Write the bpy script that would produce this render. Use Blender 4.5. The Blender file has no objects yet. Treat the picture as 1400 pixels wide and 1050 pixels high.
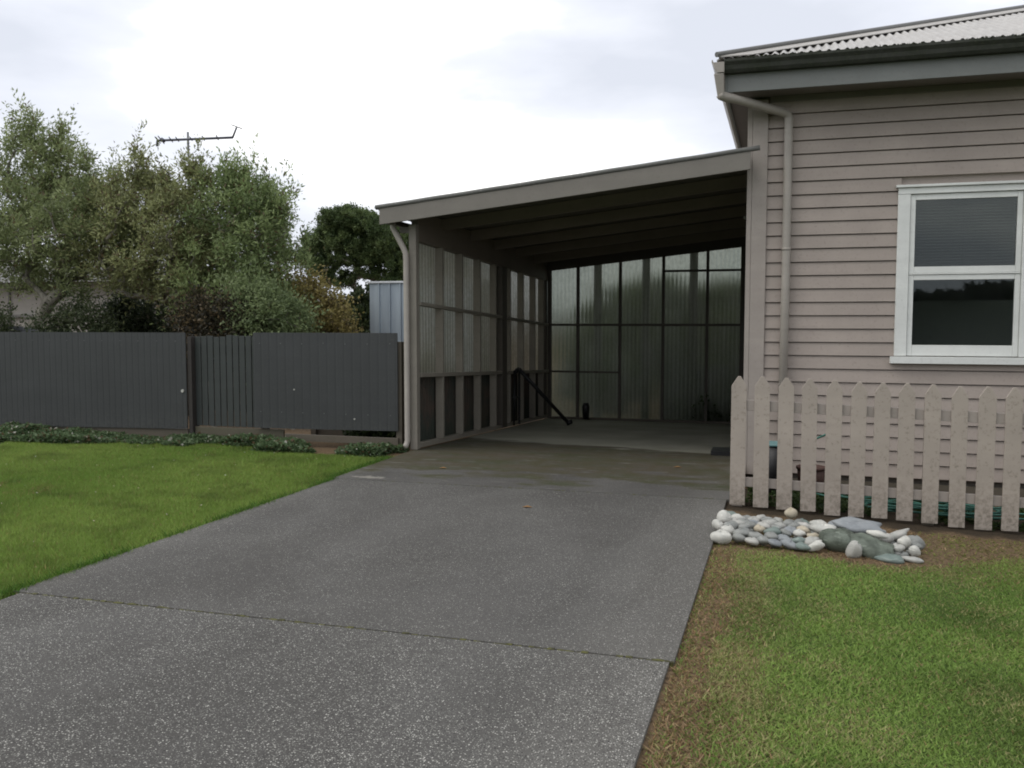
import bpy, math, random
import numpy as np
from mathutils import Vector, Matrix, Euler
random.seed(7); RNG = np.random.default_rng(11)
sc = bpy.context.scene
C = sc.collection
R = math.radians

# ------------------------------------------------------------------ helpers
def tag(o, label=None, cat=None, group=None, kind=None):
    if label: o['label'] = label
    if cat: o['category'] = cat
    if group: o['group'] = group
    if kind: o['kind'] = kind
    return o

def empty(name, loc=(0, 0, 0), label=None, cat=None, group=None):
    o = bpy.data.objects.new(name, None); C.objects.link(o)
    o.location = loc; o.empty_display_size = .1
    return tag(o, label, cat, group)

class MB:
    """collects shapes (world coordinates) and links them as one mesh object"""
    def __init__(s): s.v = []; s.f = []; s.sm = []
    def add(s, vs, fs, smooth=False):
        n = len(s.v); s.v += [tuple(v) for v in vs]
        s.f += [tuple(i + n for i in f) for f in fs]; s.sm += [smooth] * len(fs); return s
    def hexa(s, p):     # 8 points: bottom 4 ccw, top 4 ccw
        return s.add(p, [(3, 2, 1, 0), (4, 5, 6, 7), (0, 1, 5, 4), (1, 2, 6, 5), (2, 3, 7, 6), (3, 0, 4, 7)])
    def box(s, x0, x1, y0, y1, z0, z1, fz=None):
        # fz(y) adds a drop that follows Y (the carport falls to the back)
        a = fz(y0) if fz else 0; b = fz(y1) if fz else 0
        return s.hexa([(x0, y0, z0 + a), (x1, y0, z0 + a), (x1, y1, z0 + b), (x0, y1, z0 + b),
                       (x0, y0, z1 + a), (x1, y0, z1 + a), (x1, y1, z1 + b), (x0, y1, z1 + b)])
    def prism(s, prof, axis, a, b):
        # prof: list of 2D points, extruded along axis from a to b ('x': prof=(y,z); 'y': prof=(x,z))
        n = len(prof)
        def P(q, t): return (t, q[0], q[1]) if axis == 'x' else (q[0], t, q[1])
        vs = [P(q, a) for q in prof] + [P(q, b) for q in prof]
        fs = [tuple(range(n))[::-1], tuple(range(n, 2 * n))]
        fs += [(i, (i + 1) % n, (i + 1) % n + n, i + n) for i in range(n)]
        return s.add(vs, fs)
    def tube(s, pts, rad, n=10, cap=True):
        pts = [Vector(p) for p in pts]
        if not isinstance(rad, (list, tuple)): rad = [rad] * len(pts)
        vs = []; prev = None
        for i, p in enumerate(pts):
            d = (pts[min(i + 1, len(pts) - 1)] - pts[max(i - 1, 0)]).normalized()
            if prev is None:
                u = d.orthogonal().normalized()
            else:
                u = (prev - d * prev.dot(d))
                u = u.normalized() if u.length > 1e-6 else d.orthogonal().normalized()
            prev = u; w = d.cross(u)
            for k in range(n):
                a = 2 * math.pi * k / n
                vs.append(p + (u * math.cos(a) + w * math.sin(a)) * rad[i])
        fs = []
        for i in range(len(pts) - 1):
            for k in range(n):
                k2 = (k + 1) % n
                fs.append((i * n + k, i * n + k2, (i + 1) * n + k2, (i + 1) * n + k))
        s.add(vs, fs, True)
        if cap:
            m = len(s.v) - len(vs)
            s.f.append(tuple(m + k for k in range(n))[::-1]); s.sm.append(False)
            s.f.append(tuple(m + (len(pts) - 1) * n + k for k in range(n))); s.sm.append(False)
        return s
    def build(s, name, mat, parent=None, bevel=0, loc=None):
        me = bpy.data.meshes.new(name)
        o = bpy.data.objects.new(name, me); C.objects.link(o)
        base = Vector(loc) if loc is not None else (parent.matrix_world.translation if False else None)
        org = Vector((0, 0, 0))
        if parent is not None:
            q = parent
            while q is not None: org += Vector(q.location); q = q.parent
            o.parent = parent
        elif loc is not None:
            org = Vector(loc); o.location = loc
        me.from_pydata([(v[0] - org.x, v[1] - org.y, v[2] - org.z) for v in s.v], [], s.f)
        me.polygons.foreach_set('use_smooth', s.sm)
        me.update()
        if mat: me.materials.append(mat)
        if bevel:
            b = o.modifiers.new('bevel', 'BEVEL'); b.width = bevel; b.segments = 2
            b.limit_method = 'ANGLE'; b.angle_limit = R(40)
        return o

def np_mesh(name, verts, faces_n, mat, parent=None, cols=None, loc=(0, 0, 0)):
    """verts (N,3) with faces of faces_n consecutive vertices each"""
    me = bpy.data.meshes.new(name)
    N = len(verts); F = N // faces_n
    me.vertices.add(N); me.vertices.foreach_set('co', (verts - np.array(loc)).astype(np.float32).ravel())
    me.loops.add(N); me.loops.foreach_set('vertex_index', np.arange(N, dtype=np.int32))
    me.polygons.add(F)
    me.polygons.foreach_set('loop_start', np.arange(0, N, faces_n, dtype=np.int32))
    me.polygons.foreach_set('loop_total', np.full(F, faces_n, dtype=np.int32))
    if cols is not None:
        ca = me.color_attributes.new('tint', 'FLOAT_COLOR', 'POINT')
        ca.data.foreach_set('color', cols.astype(np.float32).ravel())
    me.update(); me.validate()
    o = bpy.data.objects.new(name, me); C.objects.link(o)
    if mat: me.materials.append(mat)
    if parent is not None: o.parent = parent
    else: o.location = loc
    return o

# ------------------------------------------------------------------ node material helper
class M:
    def __init__(s, name):
        s.m = bpy.data.materials.new(name); s.m.use_nodes = True
        s.t = s.m.node_tree; s.t.nodes.clear()
        s.out = s.t.nodes.new('ShaderNodeOutputMaterial')
        s.co = None
    def n(s, typ, **kw):
        x = s.t.nodes.new(typ)
        for k, v in kw.items():
            if k in x.inputs: s.set(x.inputs[k], v)
            else: setattr(x, k, v)
        return x
    def set(s, inp, v):
        if isinstance(v, bpy.types.NodeSocket): s.t.links.new(v, inp)
        else:
            if inp.type == 'RGBA' and len(v) == 3: v = (*v, 1)
            inp.default_value = v
    def coord(s):
        g = s.n('ShaderNodeNewGeometry'); return g.outputs['Position']
    def objc(s):
        return s.n('ShaderNodeTexCoord').outputs['Object']
    def mp(s, vec, scale=(1, 1, 1), rot=(0, 0, 0), loc=(0, 0, 0)):
        x = s.n('ShaderNodeMapping'); s.set(x.inputs['Vector'], vec)
        x.inputs['Scale'].default_value = scale; x.inputs['Rotation'].default_value = rot; x.inputs['Location'].default_value = loc
        return x.outputs[0]
    def noise(s, vec, scale, detail=3, rough=.55, dist=0):
        x = s.n('ShaderNodeTexNoise'); s.set(x.inputs['Vector'], vec)
        x.inputs['Scale'].default_value = scale; x.inputs['Detail'].default_value = detail
        x.inputs['Roughness'].default_value = rough; x.inputs['Distortion'].default_value = dist
        return x.outputs['Fac']
    def voro(s, vec, scale, out='Distance', rnd=1.0):
        x = s.n('ShaderNodeTexVoronoi'); s.set(x.inputs['Vector'], vec); x.inputs['Scale'].default_value = scale
        x.inputs['Randomness'].default_value = rnd
        return x.outputs[out]
    def ramp(s, fac, stops):
        x = s.n('ShaderNodeValToRGB'); s.set(x.inputs[0], fac)
        e = x.color_ramp.elements
        while len(e) < len(stops): e.new(.5)
        for i, (p, c) in enumerate(stops):
            e[i].position = p
            if not isinstance(c, (tuple, list)): c = (c, c, c)
            e[i].color = (*c, 1)
        return x.outputs[0]
    def mix(s, fac, a, b, mode='MIX'):
        x = s.n('ShaderNodeMix'); x.data_type = 'RGBA'; x.blend_type = mode
        s.set(x.inputs[0], fac); s.set(x.inputs[6], a); s.set(x.inputs[7], b)
        return x.outputs[2]
    def math(s, op, a, b=0, c=None):
        x = s.n('ShaderNodeMath'); x.operation = op
        s.set(x.inputs[0], a); s.set(x.inputs[1], b)
        if c is not None: s.set(x.inputs[2], c)
        return x.outputs[0]
    def sep(s, vec):
        x = s.n('ShaderNodeSeparateXYZ'); s.set(x.inputs[0], vec); return x.outputs
    def range(s, v, a, b, c=0, d=1):
        x = s.n('ShaderNodeMapRange'); s.set(x.inputs[0], v)
        for i, q in enumerate((a, b, c, d)): x.inputs[i + 1].default_value = q
        return x.outputs[0]
    def bump(s, h, strength=.3, dist=.01):
        x = s.n('ShaderNodeBump'); s.set(x.inputs['Height'], h)
        x.inputs['Strength'].default_value = strength; x.inputs['Distance'].default_value = dist
        return x.outputs[0]
    def pbr(s, col, rough=.7, metal=0, normal=None, spec=.4, **kw):
        b = s.n('ShaderNodeBsdfPrincipled')
        s.set(b.inputs['Base Color'], col); s.set(b.inputs['Roughness'], rough); s.set(b.inputs['Metallic'], metal)
        s.set(b.inputs['Specular IOR Level'], spec)
        for k, v in kw.items(): s.set(b.inputs[k], v)
        if normal is not None: s.set(b.inputs['Normal'], normal)
        s.t.links.new(b.outputs[0], s.out.inputs[0]); return s.m

def paint(name, col, dirt=(.12, .10, .08), amt=.35, rough=.6, low=None, grain=(1, 1, 14), seed=0):
    """old exterior paint: blotchy tone, faint grain, a little grime; low=(z0,z1) more dirt near the ground"""
    m = M(name); p = m.coord(); p = m.mp(p, loc=(seed, seed * .7, 0))
    a = m.noise(p, 2.3, 5, .6); b = m.noise(p, 34, 4, .65)
    c = m.mix(m.range(a, .3, .75, 0, 1), tuple(x * .88 for x in col), tuple(min(1, x * 1.08) for x in col))
    st = m.noise(m.mp(p, scale=(.35, 1, 6.8)), 1.6, 3, .5); c = m.mix(m.range(st, .35, .65, 0, .35), c, tuple(x * .80 for x in col))
    d = m.math('MULTIPLY', m.range(b, .56, .74, 0, 1), amt)
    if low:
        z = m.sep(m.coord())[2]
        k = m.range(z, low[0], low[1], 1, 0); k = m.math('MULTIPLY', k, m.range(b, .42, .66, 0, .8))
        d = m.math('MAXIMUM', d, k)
    c = m.mix(d, c, dirt)
    g = m.noise(m.mp(m.coord(), scale=grain), 26, 3)
    return m.pbr(c, rough, normal=m.bump(g, .25, .003))

wall_paint = paint('house_paint', (.368, .316, .276), amt=.3)
trim_paint = paint('trim_paint', (.35, .31, .275), amt=.2, seed=3)
wood_paint = paint('carport_paint', (.235, .215, .18), amt=.4, seed=5)
stud_paint = paint('stud_paint', (.245, .225, .185), dirt=(.10, .09, .06), amt=.45, seed=8)
fascia_paint = paint('fascia_paint', (.20, .185, .16), amt=.3, seed=9)
eave_paint = paint('eave_paint', (.19, .20, .19), amt=.3, seed=19)
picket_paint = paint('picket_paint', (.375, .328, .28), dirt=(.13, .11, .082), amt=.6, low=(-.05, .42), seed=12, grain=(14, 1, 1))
white_paint = paint('white_paint', (.72, .735, .70), dirt=(.35, .36, .33), amt=.25, rough=.45, seed=2)
dark_wood = paint('dark_wood', (.085, .074, .06), amt=.3, seed=4)
soffit_mat = paint('soffit_paint', (.20, .18, .165), amt=.5, seed=6)
bare_wood = paint('weathered_wood', (.105, .09, .068), dirt=(.05, .055, .03), amt=.6, seed=15)
fence_mat = paint('fence_coating', (.047, .0495, .051), dirt=(.075, .08, .072), amt=.45, rough=.45, low=(.1, .45), seed=21)
slat_mat = paint('slat_coating', (.045, .051, .049), dirt=(.03, .04, .03), amt=.45, rough=.6, seed=24)
black_mat = paint('black_plastic', (.012, .012, .013), dirt=(.04, .04, .035), amt=.3, rough=.45)
pipe_mat = paint('pipe_plastic', (.36, .33, .29), amt=.2, rough=.4, seed=31)
brown_mat = paint('reddish_brown', (.09, .045, .035), amt=.3, seed=33)

# ------------------------------------------------------------------ camera
cam = bpy.data.cameras.new('camera'); co = bpy.data.objects.new('camera', cam); C.objects.link(co)
co.location = (0, 0, 1.6); co.rotation_euler = (R(90) - math.atan(85 / 1240), 0, R(16.7))
cam.sensor_width = 36; cam.lens = 1240 / 1400 * 36; cam.clip_end = 2000; cam.clip_start = .05
sc.camera = co
sc.view_settings.view_transform = 'Standard'; sc.view_settings.look = 'None'
sc.view_settings.exposure = .46; sc.view_settings.gamma = 1
sc.cycles.filter_width = 1.9
sc.cycles.max_bounces = 10; sc.cycles.transparent_max_bounces = 16; sc.cycles.transmission_bounces = 8

# ------------------------------------------------------------------ sky: overcast
w = bpy.data.worlds.new('World'); sc.world = w; w.use_nodes = True
nt = w.node_tree; nt.nodes.clear()
def wn(t, **k):
    x = nt.nodes.new(t)
    for a, b in k.items(): setattr(x, a, b)
    return x
out = wn('ShaderNodeOutputWorld'); bg = wn('ShaderNodeBackground'); bg.inputs[1].default_value = .1
sky = wn('ShaderNodeTexSky', sky_type='NISHITA'); sky.sun_disc = False
SUN_EL, SUN_AZ = R(55), R(-125)
sky.sun_elevation = SUN_EL; sky.sun_rotation = SUN_AZ; sky.air_density = 1; sky.dust_density = 2
tc = wn('ShaderNodeTexCoord'); mp = wn('ShaderNodeMapping'); mp.inputs['Scale'].default_value = (1, 1, 3.0)
mp.inputs['Location'].default_value = (5.2, 1.1, .9)
nt.links.new(tc.outputs['Generated'], mp.inputs[0])
nz = wn('ShaderNodeTexNoise'); nz.inputs['Scale'].default_value = 2.0; nz.inputs['Detail'].default_value = 6; nz.inputs['Roughness'].default_value = .5
nt.links.new(mp.outputs[0], nz.inputs['Vector'])
cr = wn('ShaderNodeValToRGB'); e = cr.color_ramp.elements
e[0].position = .38; e[0].color = (5.9, 6.15, 6.8, 1)
e.new(.5); e[1].position = .5; e[1].color = (7.3, 7.5, 8.1, 1)
e[2].position = .60; e[2].color = (11.6, 11.5, 11.3, 1)
nt.links.new(nz.outputs['Fac'], cr.inputs[0])
mx = wn('ShaderNodeMix'); mx.data_type = 'RGBA'; mx.inputs[0].default_value = .93
nt.links.new(sky.outputs[0], mx.inputs[6]); nt.links.new(cr.outputs[0], mx.inputs[7])
nt.links.new(mx.outputs[2], bg.inputs[0]); nt.links.new(bg.outputs[0], out.inputs[0])
sun = bpy.data.lights.new('sun', 'SUN'); sun.energy = .8; sun.angle = R(35); sun.color = (1, .96, .9)
so = bpy.data.objects.new('sun', sun); C.objects.link(so)
# soft sun set high behind the camera, left, to light the visible sides
so.rotation_euler = Vector((math.sin(SUN_AZ) * math.cos(SUN_EL), math.cos(SUN_AZ) * math.cos(SUN_EL), math.sin(SUN_EL))).to_track_quat('Z', 'Y').to_euler()

# ------------------------------------------------------------------ ground
def gz(x, y):
    z = -.022
    if y > 10.3: z -= .042 * min(y - 10.3, 8)
    if x > -.42:
        z -= .043 * min(x + .42, 4)
        if y < 12: z -= .17 * min(1, max(0, (y - 9.0) / 1.0))
    return z
def gz_np(x, y):
    return -.17 * np.clip(y - 9.0, 0, 1) * (x > -.42) -.022 - .042 * np.clip(y - 10.3, 0, 8) - .043 * np.clip(x + .42, 0, 4)
xs = sorted(set([-900, -300, -100, -50] + [round(-30 + i * .6, 3) for i in range(44)] + [-4.45, -4.36, -.48, -.42] + [round(-4 + i * .3, 2) for i in range(60)] + [20, 50, 100, 300, 900]))
ys = sorted(set([-900, -200, -50, -20] + [round(-8 + i * .4, 2) for i in range(80)] + [30, 50, 100, 300, 900]))
g = MB()
g.v = [(x, y, gz(x, y) + (random.uniform(-.004, .004))) for y in ys for x in xs]
nx = len(xs)
g.f = [(j * nx + i, j * nx + i + 1, (j + 1) * nx + i + 1, (j + 1) * nx + i) for j in range(len(ys) - 1) for i in range(nx - 1)]
g.sm = [True] * len(g.f)
m = M('soil_and_turf'); p = m.coord()
a = m.noise(p, 1.1, 5, .6); b = m.noise(p, 40, 4, .7); c2 = m.noise(p, 160, 2)
soil = m.mix(m.range(b, .35, .65), (.07, .048, .028), (.21, .145, .085))
turf = m.mix(b, (.03, .055, .012), (.08, .12, .03))
x_, y_, z_ = m.sep(p)
wob = m.range(m.noise(p, 3.2, 3), .3, .7, -.22, .22)
s1 = m.range(m.math('ADD', x_, wob), -.2, .1, 1, 0)
s2 = m.range(m.math('ADD', y_, wob), 6.3, 6.6, 0, 1)
s3 = m.range(x_, -2, -1.9, 0, 1)
sm_ = m.math('MULTIPLY', m.math('MAXIMUM', s1, s2), s3)
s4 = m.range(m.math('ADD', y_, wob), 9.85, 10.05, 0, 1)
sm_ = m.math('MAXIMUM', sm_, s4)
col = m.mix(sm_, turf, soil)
foot_shade = m.math('MULTIPLY', m.range(m.math('ADD', y_, m.math('MULTIPLY', wob, .5)), 7.78, 7.95, 0, 1), m.range(m.math('ADD', y_, wob), 9.6, 9.9, 1, 0)); col = m.mix(m.math('MULTIPLY', foot_shade, m.math('MULTIPLY', s3, .85)), col, (.03, .024, .016))  # shade at and behind the picket fence foot, painted into the soil colour
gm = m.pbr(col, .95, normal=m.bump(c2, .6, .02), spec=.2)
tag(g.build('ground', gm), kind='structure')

# driveway concrete: exposed aggregate
def concrete(name, chips=1.0, moss=False):
    m = M(name); p = m.coord()
    big = m.noise(p, .9, 5, .6); mid = m.noise(p, 9, 5, .65); fine = m.noise(p, 240, 2, .6)
    base = m.mix(m.range(big, .3, .7), (.080, .077, .071), (.118, .114, .104))
    base = m.mix(m.range(mid, .35, .7, 0, .5), base, (.088, .084, .079))
    base = m.mix(m.range(fine, .3, .75, 0, .6), base, (.068, .067, .064), 'MIX')
    dens = m.range(m.noise(p, 1.1, 5, .65, .6), .33, .68, 0, 1)
    damp = m.range(m.noise(m.mp(p, scale=(1, .45, 1)), .75, 6, .62, .8), .42, .60, 0, 1)
    tx = m.sep(p)[0]
    tr = m.math('MULTIPLY', m.range(m.math('ABSOLUTE', m.math('ADD', m.math('ABSOLUTE', m.math('ADD', tx, 2.35)), -.78)), .12, .42, 1, 0), m.range(mid, .3, .7, .2, .9))
    base = m.mix(m.math('MULTIPLY', damp, .6), base, (.055, .052, .047))
    base = m.mix(m.math('MULTIPLY', tr, .30), base, (.078, .074, .070))
    edge = m.math('MAXIMUM', m.range(m.math('ADD', tx, m.range(mid, .2, .8, -.1, .1)), -1.15, -.55, 0, 1), m.range(m.math('ADD', tx, m.range(mid, .2, .8, -.1, .1)), -4.10, -4.34, 0, .7))
    base = m.mix(m.math('MULTIPLY', edge, .25), base, (.20, .19, .17))
    dens = m.math('MAXIMUM', dens, edge)
    blotch = m.range(m.voro(p, .85), .06, .10, .5, 0)
    base = m.mix(m.math('MULTIPLY', blotch, m.range(mid, .35, .65)), base, (.05, .05, .048))
    for sc_, th, r0, cc in ((105, .86, .40, (.56, .55, .50)), (150, .80, .44, (.38, .38, .34)), (165, .62, .42, (.21, .205, .19)), (95, .72, .4, (.045, .043, .042))):
        v = m.n('ShaderNodeTexVoronoi'); m.set(v.inputs['Vector'], p); v.inputs['Scale'].default_value = sc_
        rs = m.sep(v.outputs['Color'])
        thr = m.math('SUBTRACT', rs[0], m.math('MULTIPLY', dens, .10 * chips))
        k = m.math('MULTIPLY', m.math('GREATER_THAN', rs[0], m.math('SUBTRACT', th + .09, m.math('MULTIPLY', dens, .16 * chips))),
                   m.range(v.outputs['Distance'], r0 * .75, r0, 1, 0))
        shade = m.mix(rs[1], tuple(q * .65 for q in cc), cc)
        base = m.mix(m.math('MULTIPLY', k, min(1, chips)), base, shade)
    if moss:
        x_, y_, z_ = m.sep(p)
        n1 = m.noise(m.mp(p, scale=(.5, 1.6, 1)), 2.2, 6, .62)
        fl = m.mix(m.range(m.noise(p, 1.4, 4), .3, .7), (.21, .21, .165), (.29, .285, .235))
        edge = m.math('ADD', m.math('ADD', y_, m.math('MULTIPLY', x_, .25)), m.range(n1, .2, .8, -.35, .35))
        dry = m.range(edge, 11.15, 11.32, 0, 1)
        base = m.mix(dry, base, fl)
        e2 = m.math('ADD', m.math('SUBTRACT', y_, m.math('MULTIPLY', x_, .05)), m.range(n1, .2, .8, -1.5, 1.5))
        wet = m.math('MULTIPLY', m.range(e2, 8.9, 9.3, 0, 1), m.math('SUBTRACT', 1, dry))
        mosscol = m.mix(m.range(n1, .4, .7), (.070, .058, .036), (.048, .055, .024))
        base = m.mix(m.math('MULTIPLY', wet, m.range(m.noise(p, 5, 5, .7), .3, .6, .45, 1)), base, mosscol)
        scuff = m.math('MULTIPLY', m.range(m.noise(m.mp(p, scale=(.8, 3, 1)), 3.4, 5, .6), .6, .68, 0, .7), m.math('SUBTRACT', 1, dry))
        base = m.mix(scuff, base, (.15, .145, .132))
        dd = m.math('POWER', m.math('ADD', m.math('POWER', m.math('ADD', tx, 4.05), 2), m.math('MULTIPLY', m.math('POWER', m.math('SUBTRACT', y_, 8.46), 2), 9)), .5)
        base = m.mix(m.range(m.math('ADD', dd, m.range(m.noise(p, 12, 4, .7), .3, .7, -.15, .15)), .10, .22, .5, 0), base, (.36, .34, .29))
    return m.pbr(base, .85, normal=m.bump(m.math('ADD', fine, m.math('MULTIPLY', mid, .6)), .5, .004), spec=.25)
cm1 = concrete('exposed_aggregate_concrete', 1.2); cm2 = concrete('exposed_aggregate_concrete_worn', .7); cm3 = concrete('mossy_smooth_concrete', .35, True)
def slab(name, x0, x1, y0, y1, mat, ny=1, fz=None):
    b = MB(); rows = [y0 + (y1 - y0) * i / ny for i in range(ny + 1)]
    z = fz or (lambda y: 0)
    for i in range(ny):
        a, c = rows[i], rows[i + 1]
        b.hexa([(x0, a, z(a) - .1), (x1, a, z(a) - .1), (x1, c, z(c) - .1), (x0, c, z(c) - .1), (x0, a, z(a)), (x1, a, z(a)), (x1, c, z(c)), (x0, c, z(c))])
    return tag(b.build(name, mat), kind='structure')
FD = lambda y: -.042 * max(0, y - 10.4)
slab('driveway_front', -4.30, -.49, -3.0, 4.212, cm1)
slab('driveway', -4.37, -.47, 4.228, 8.30, cm2)
b = MB()
for a, c in ((8.312, 10.4), (10.4, 17.25)):
    D_ = .5
    for x0, x1, in ((-4.42, -.43),):
        b.hexa([(x0, a, FD(a) - D_), (x1, a, FD(a) - D_), (x1, c, FD(c) - D_), (x0, c, FD(c) - D_), (x0, a, FD(a)), (x1, a, FD(a)), (x1, c, FD(c)), (x0, c, FD(c))])
tag(b.build('carport_floor', cm3), kind='structure')
m = M('joint_moss'); p = m.coord()
jm = m.pbr(m.mix(m.range(m.noise(p, 30, 3), .35, .65), (.03, .028, .015), (.10, .10, .028)), .95)
jb = MB()
for yy, w_ in ((4.22, .011), (8.306, .007)):
    n = 160; xa = -4.34
    for i in range(n):
        x0 = xa + i * 3.86 / n; x1 = x0 + 3.86 / n + .01
        h_ = random.uniform(-.008, .006)
        ww = w_ * random.uniform(.8, 1.35)
        jb.box(x0, x1, yy - ww, yy + ww, -.06, h_ - .003)
tag(jb.build('slab_joint', jm), 'mossy joints filled between the driveway slabs', 'moss', kind='stuff')

# ------------------------------------------------------------------ noise for scattering
class VN:
    def __init__(s, seed): s.t = np.random.default_rng(seed).random((256, 256))
    def __call__(s, x, y, f=1.0):
        x = x * f; y = y * f; xi = np.floor(x).astype(int); yi = np.floor(y).astype(int)
        fx = x - xi; fy = y - yi; fx = fx * fx * (3 - 2 * fx); fy = fy * fy * (3 - 2 * fy)
        t = s.t; a = t[xi % 256, yi % 256]; b = t[(xi + 1) % 256, yi % 256]; c = t[xi % 256, (yi + 1) % 256]; d = t[(xi + 1) % 256, (yi + 1) % 256]
        return (a * (1 - fx) + b * fx) * (1 - fy) + (c * (1 - fx) + d * fx) * fy
def fbm(n, x, y, f): return (n(x, y, f) + .5 * n(x + 7, y + 3, f * 2.1) + .25 * n(x + 1, y + 9, f * 4.3)) / 1.75
N1, N2, N3 = VN(1), VN(2), VN(3)

def tint_mat(name, trans=.25, rough=.6, var=.0, spec=.3):
    m = M(name); a = m.n('ShaderNodeVertexColor', layer_name='tint').outputs[0]
    bs = m.n('ShaderNodeBsdfPrincipled'); m.set(bs.inputs['Base Color'], a); bs.inputs['Roughness'].default_value = rough
    bs.inputs['Specular IOR Level'].default_value = spec
    tr = m.n('ShaderNodeBsdfTranslucent'); m.set(tr.inputs[0], a)
    mx = m.n('ShaderNodeMixShader'); mx.inputs[0].default_value = trans
    m.t.links.new(bs.outputs[0], mx.inputs[1]); m.t.links.new(tr.outputs[0], mx.inputs[2])
    m.t.links.new(mx.outputs[0], m.out.inputs[0]); return m.m
grass_mat = tint_mat('grass_blades', .35, .65)
leaf_mat = tint_mat('leaves', .42, .5)

def lerp(a, b, t): return a + (b - a) * t[:, None]
def blades(name, X, Y, cols, hmin, hmax, width, lean, label):
    n = len(X); Z = gz_np(X, Y)
    az = RNG.random(n) * 6.283; h = hmin + (hmax - hmin) * RNG.random(n) ** 1.5
    ln = lean * (.3 + RNG.random(n)); la = RNG.random(n) * 6.283
    wv = width * (.6 + .8 * RNG.random(n))
    v = np.zeros((n, 3, 3))
    v[:, 0] = np.stack([X - np.cos(az) * wv, Y - np.sin(az) * wv, Z], 1)
    v[:, 1] = np.stack([X + np.cos(az) * wv, Y + np.sin(az) * wv, Z], 1)
    v[:, 2] = np.stack([X + np.cos(la) * ln * h, Y + np.sin(la) * ln * h, Z + h], 1)
    cc = np.repeat(np.concatenate([cols, np.ones((n, 1))], 1), 3, 0)
    return tag(np_mesh(name, v.reshape(-1, 3), 3, grass_mat, cols=cc), label, 'grass', kind='stuff')

A = np.array
def clump_leaves(X, Y, Z, size, cols, up=.4):
    n = len(X); d = RNG.standard_normal((n, 3)); d[:, 2] = np.abs(d[:, 2]) * up + .05; d /= np.linalg.norm(d, axis=1)[:, None]
    s = np.cross(d, RNG.standard_normal((n, 3))); s /= np.linalg.norm(s, axis=1)[:, None]
    P = np.stack([X, Y, Z], 1); L = (size * (.6 + .8 * RNG.random(n)))[:, None]
    v = np.stack([P, P + d * L * .5 + s * L * .32, P + d * L, P + d * L * .5 - s * L * .32], 1)
    return v.reshape(-1, 3), np.repeat(np.concatenate([cols, np.ones((n, 1))], 1), 4, 0)
# left lawn
n = 330000
u = RNG.random(n); Y = 3.6 + (10.4 - 3.6) * RNG.random(n)
X = -4.335 - .07 * (Y > 8) - u * (Y * .62 + .6 - 1.0)
edgew = .03 * (N1(X * 0, Y, 5) - .3)
keep = (X < -4.345 + edgew) & (Y < 10.18 - .12 * fbm(N1, X, Y, 1.3) - .25 * (X > -6.2) + .15 * ((X < -6.4) & (X > -7.4)))
X, Y = X[keep], Y[keep]; n = len(X)
k1 = fbm(N1, X, Y, .7); k2 = fbm(N2, X, Y, 3.5); k3 = RNG.random(n)
c = lerp(A([.165, .265, .048]), A([.245, .34, .075]), np.clip(k1 * 1.6 - .3, 0, 1))
c = c * (1 - .45 * np.clip(k2 * 2.2 - 1.1, 0, 1)[:, None])
dry = (k3 < .05) | ((X < -6.7) & (Y < 7.2) & (k3 < .3 * k2))
c[dry] = A([.26, .20, .08]) * (.7 + .6 * RNG.random((dry.sum(), 1)))
c *= (.75 + .5 * RNG.random((n, 1)))
blades('lawn_grass', X, Y, c, .018, .042, .0035, .8, 'short bright green lawn grass left of the driveway')
n = 160; X = -4.6 - 5.5 * RNG.random(n); Y = 4.2 + 5.6 * RNG.random(n)
v, cc = clump_leaves(X, Y, gz_np(X, Y) + .03, .016, lerp(A([.55, .55, .48]), A([.45, .38, .2]), RNG.random(n)))
tag(np_mesh('lawn_flecks', v, 4, grass_mat, cols=cc), 'tiny pale daisies and dry flecks scattered over the left lawn', 'flowers', kind='stuff')
# taller tufts along the drive edge
n = 5200; Y = 4.0 + 5.8 * RNG.random(n); X = -4.36 + .015 * RNG.standard_normal(n) - .05 * RNG.random(n) - .07 * (Y > 8.3)
kk = fbm(N3, X * 0, Y, 1.2) > .48 - .25 * RNG.random(n); X, Y = X[kk], Y[kk]
c = np.tile(A([.07, .15, .02]), (len(X), 1)) * (.5 + RNG.random((len(X), 1)))
blades('edge_grass', X, Y, c, .025, .075, .004, .9, 'longer dark green grass tufts along the left driveway edge')
# right lawn
n = 300000; Y = 2.6 + 5.2 * RNG.random(n); X = -.47 + RNG.random(n) * (Y * .33 + .75)
r1 = fbm(N1, X + 20, Y, 1.0); r2 = fbm(N2, X, Y + 30, 4.0); r3 = RNG.random(n)
ed = X + .47 - (.0 + .27 * fbm(N3, X, Y, 1.6) * (1.2 - .05 * Y))
top = 6.50 + .25 * fbm(N2, X + 5, Y * 0, 1.4) - Y + np.clip(X - .9, 0, 1) * .9
den = np.clip(ed * 9 + .15, .42, 1) * np.clip(top * 5, .0, 1)
keep = (r3 < den * (.62 + .38 * r2)); X, Y, ed, top, r1, r2 = X[keep], Y[keep], ed[keep], top[keep], r1[keep], r2[keep]; n = len(X)
c = lerp(A([.13, .225, .042]), A([.225, .32, .075]), np.clip(r1 * 1.5 - .25, 0, 1))
straw = A([.36, .34, .15]); k = RNG.random(n)
pn = fbm(N3, X + 9, Y + 2, 1.7); c *= (1.12 - .42 * np.clip(pn * 2.4 - .95, 0, 1))[:, None]; pb_ = np.clip(fbm(N2, X + 3, Y + 8, 2.1) * 3.0 - 1.95, 0, .18)
yel = k < pb_ + np.clip(.05 + .65 * np.exp(-((ed - .18) / .16) ** 2) * r2 + .40 * np.clip(r2 * 2 - 1.1, 0, 1), 0, .7)
brn = k > np.clip(.55 + ed * 4, .5, .97)
c[yel] = straw; c[brn] = A([.30, .20, .10])
c *= (.65 + .65 * RNG.random((n, 1)))
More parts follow.
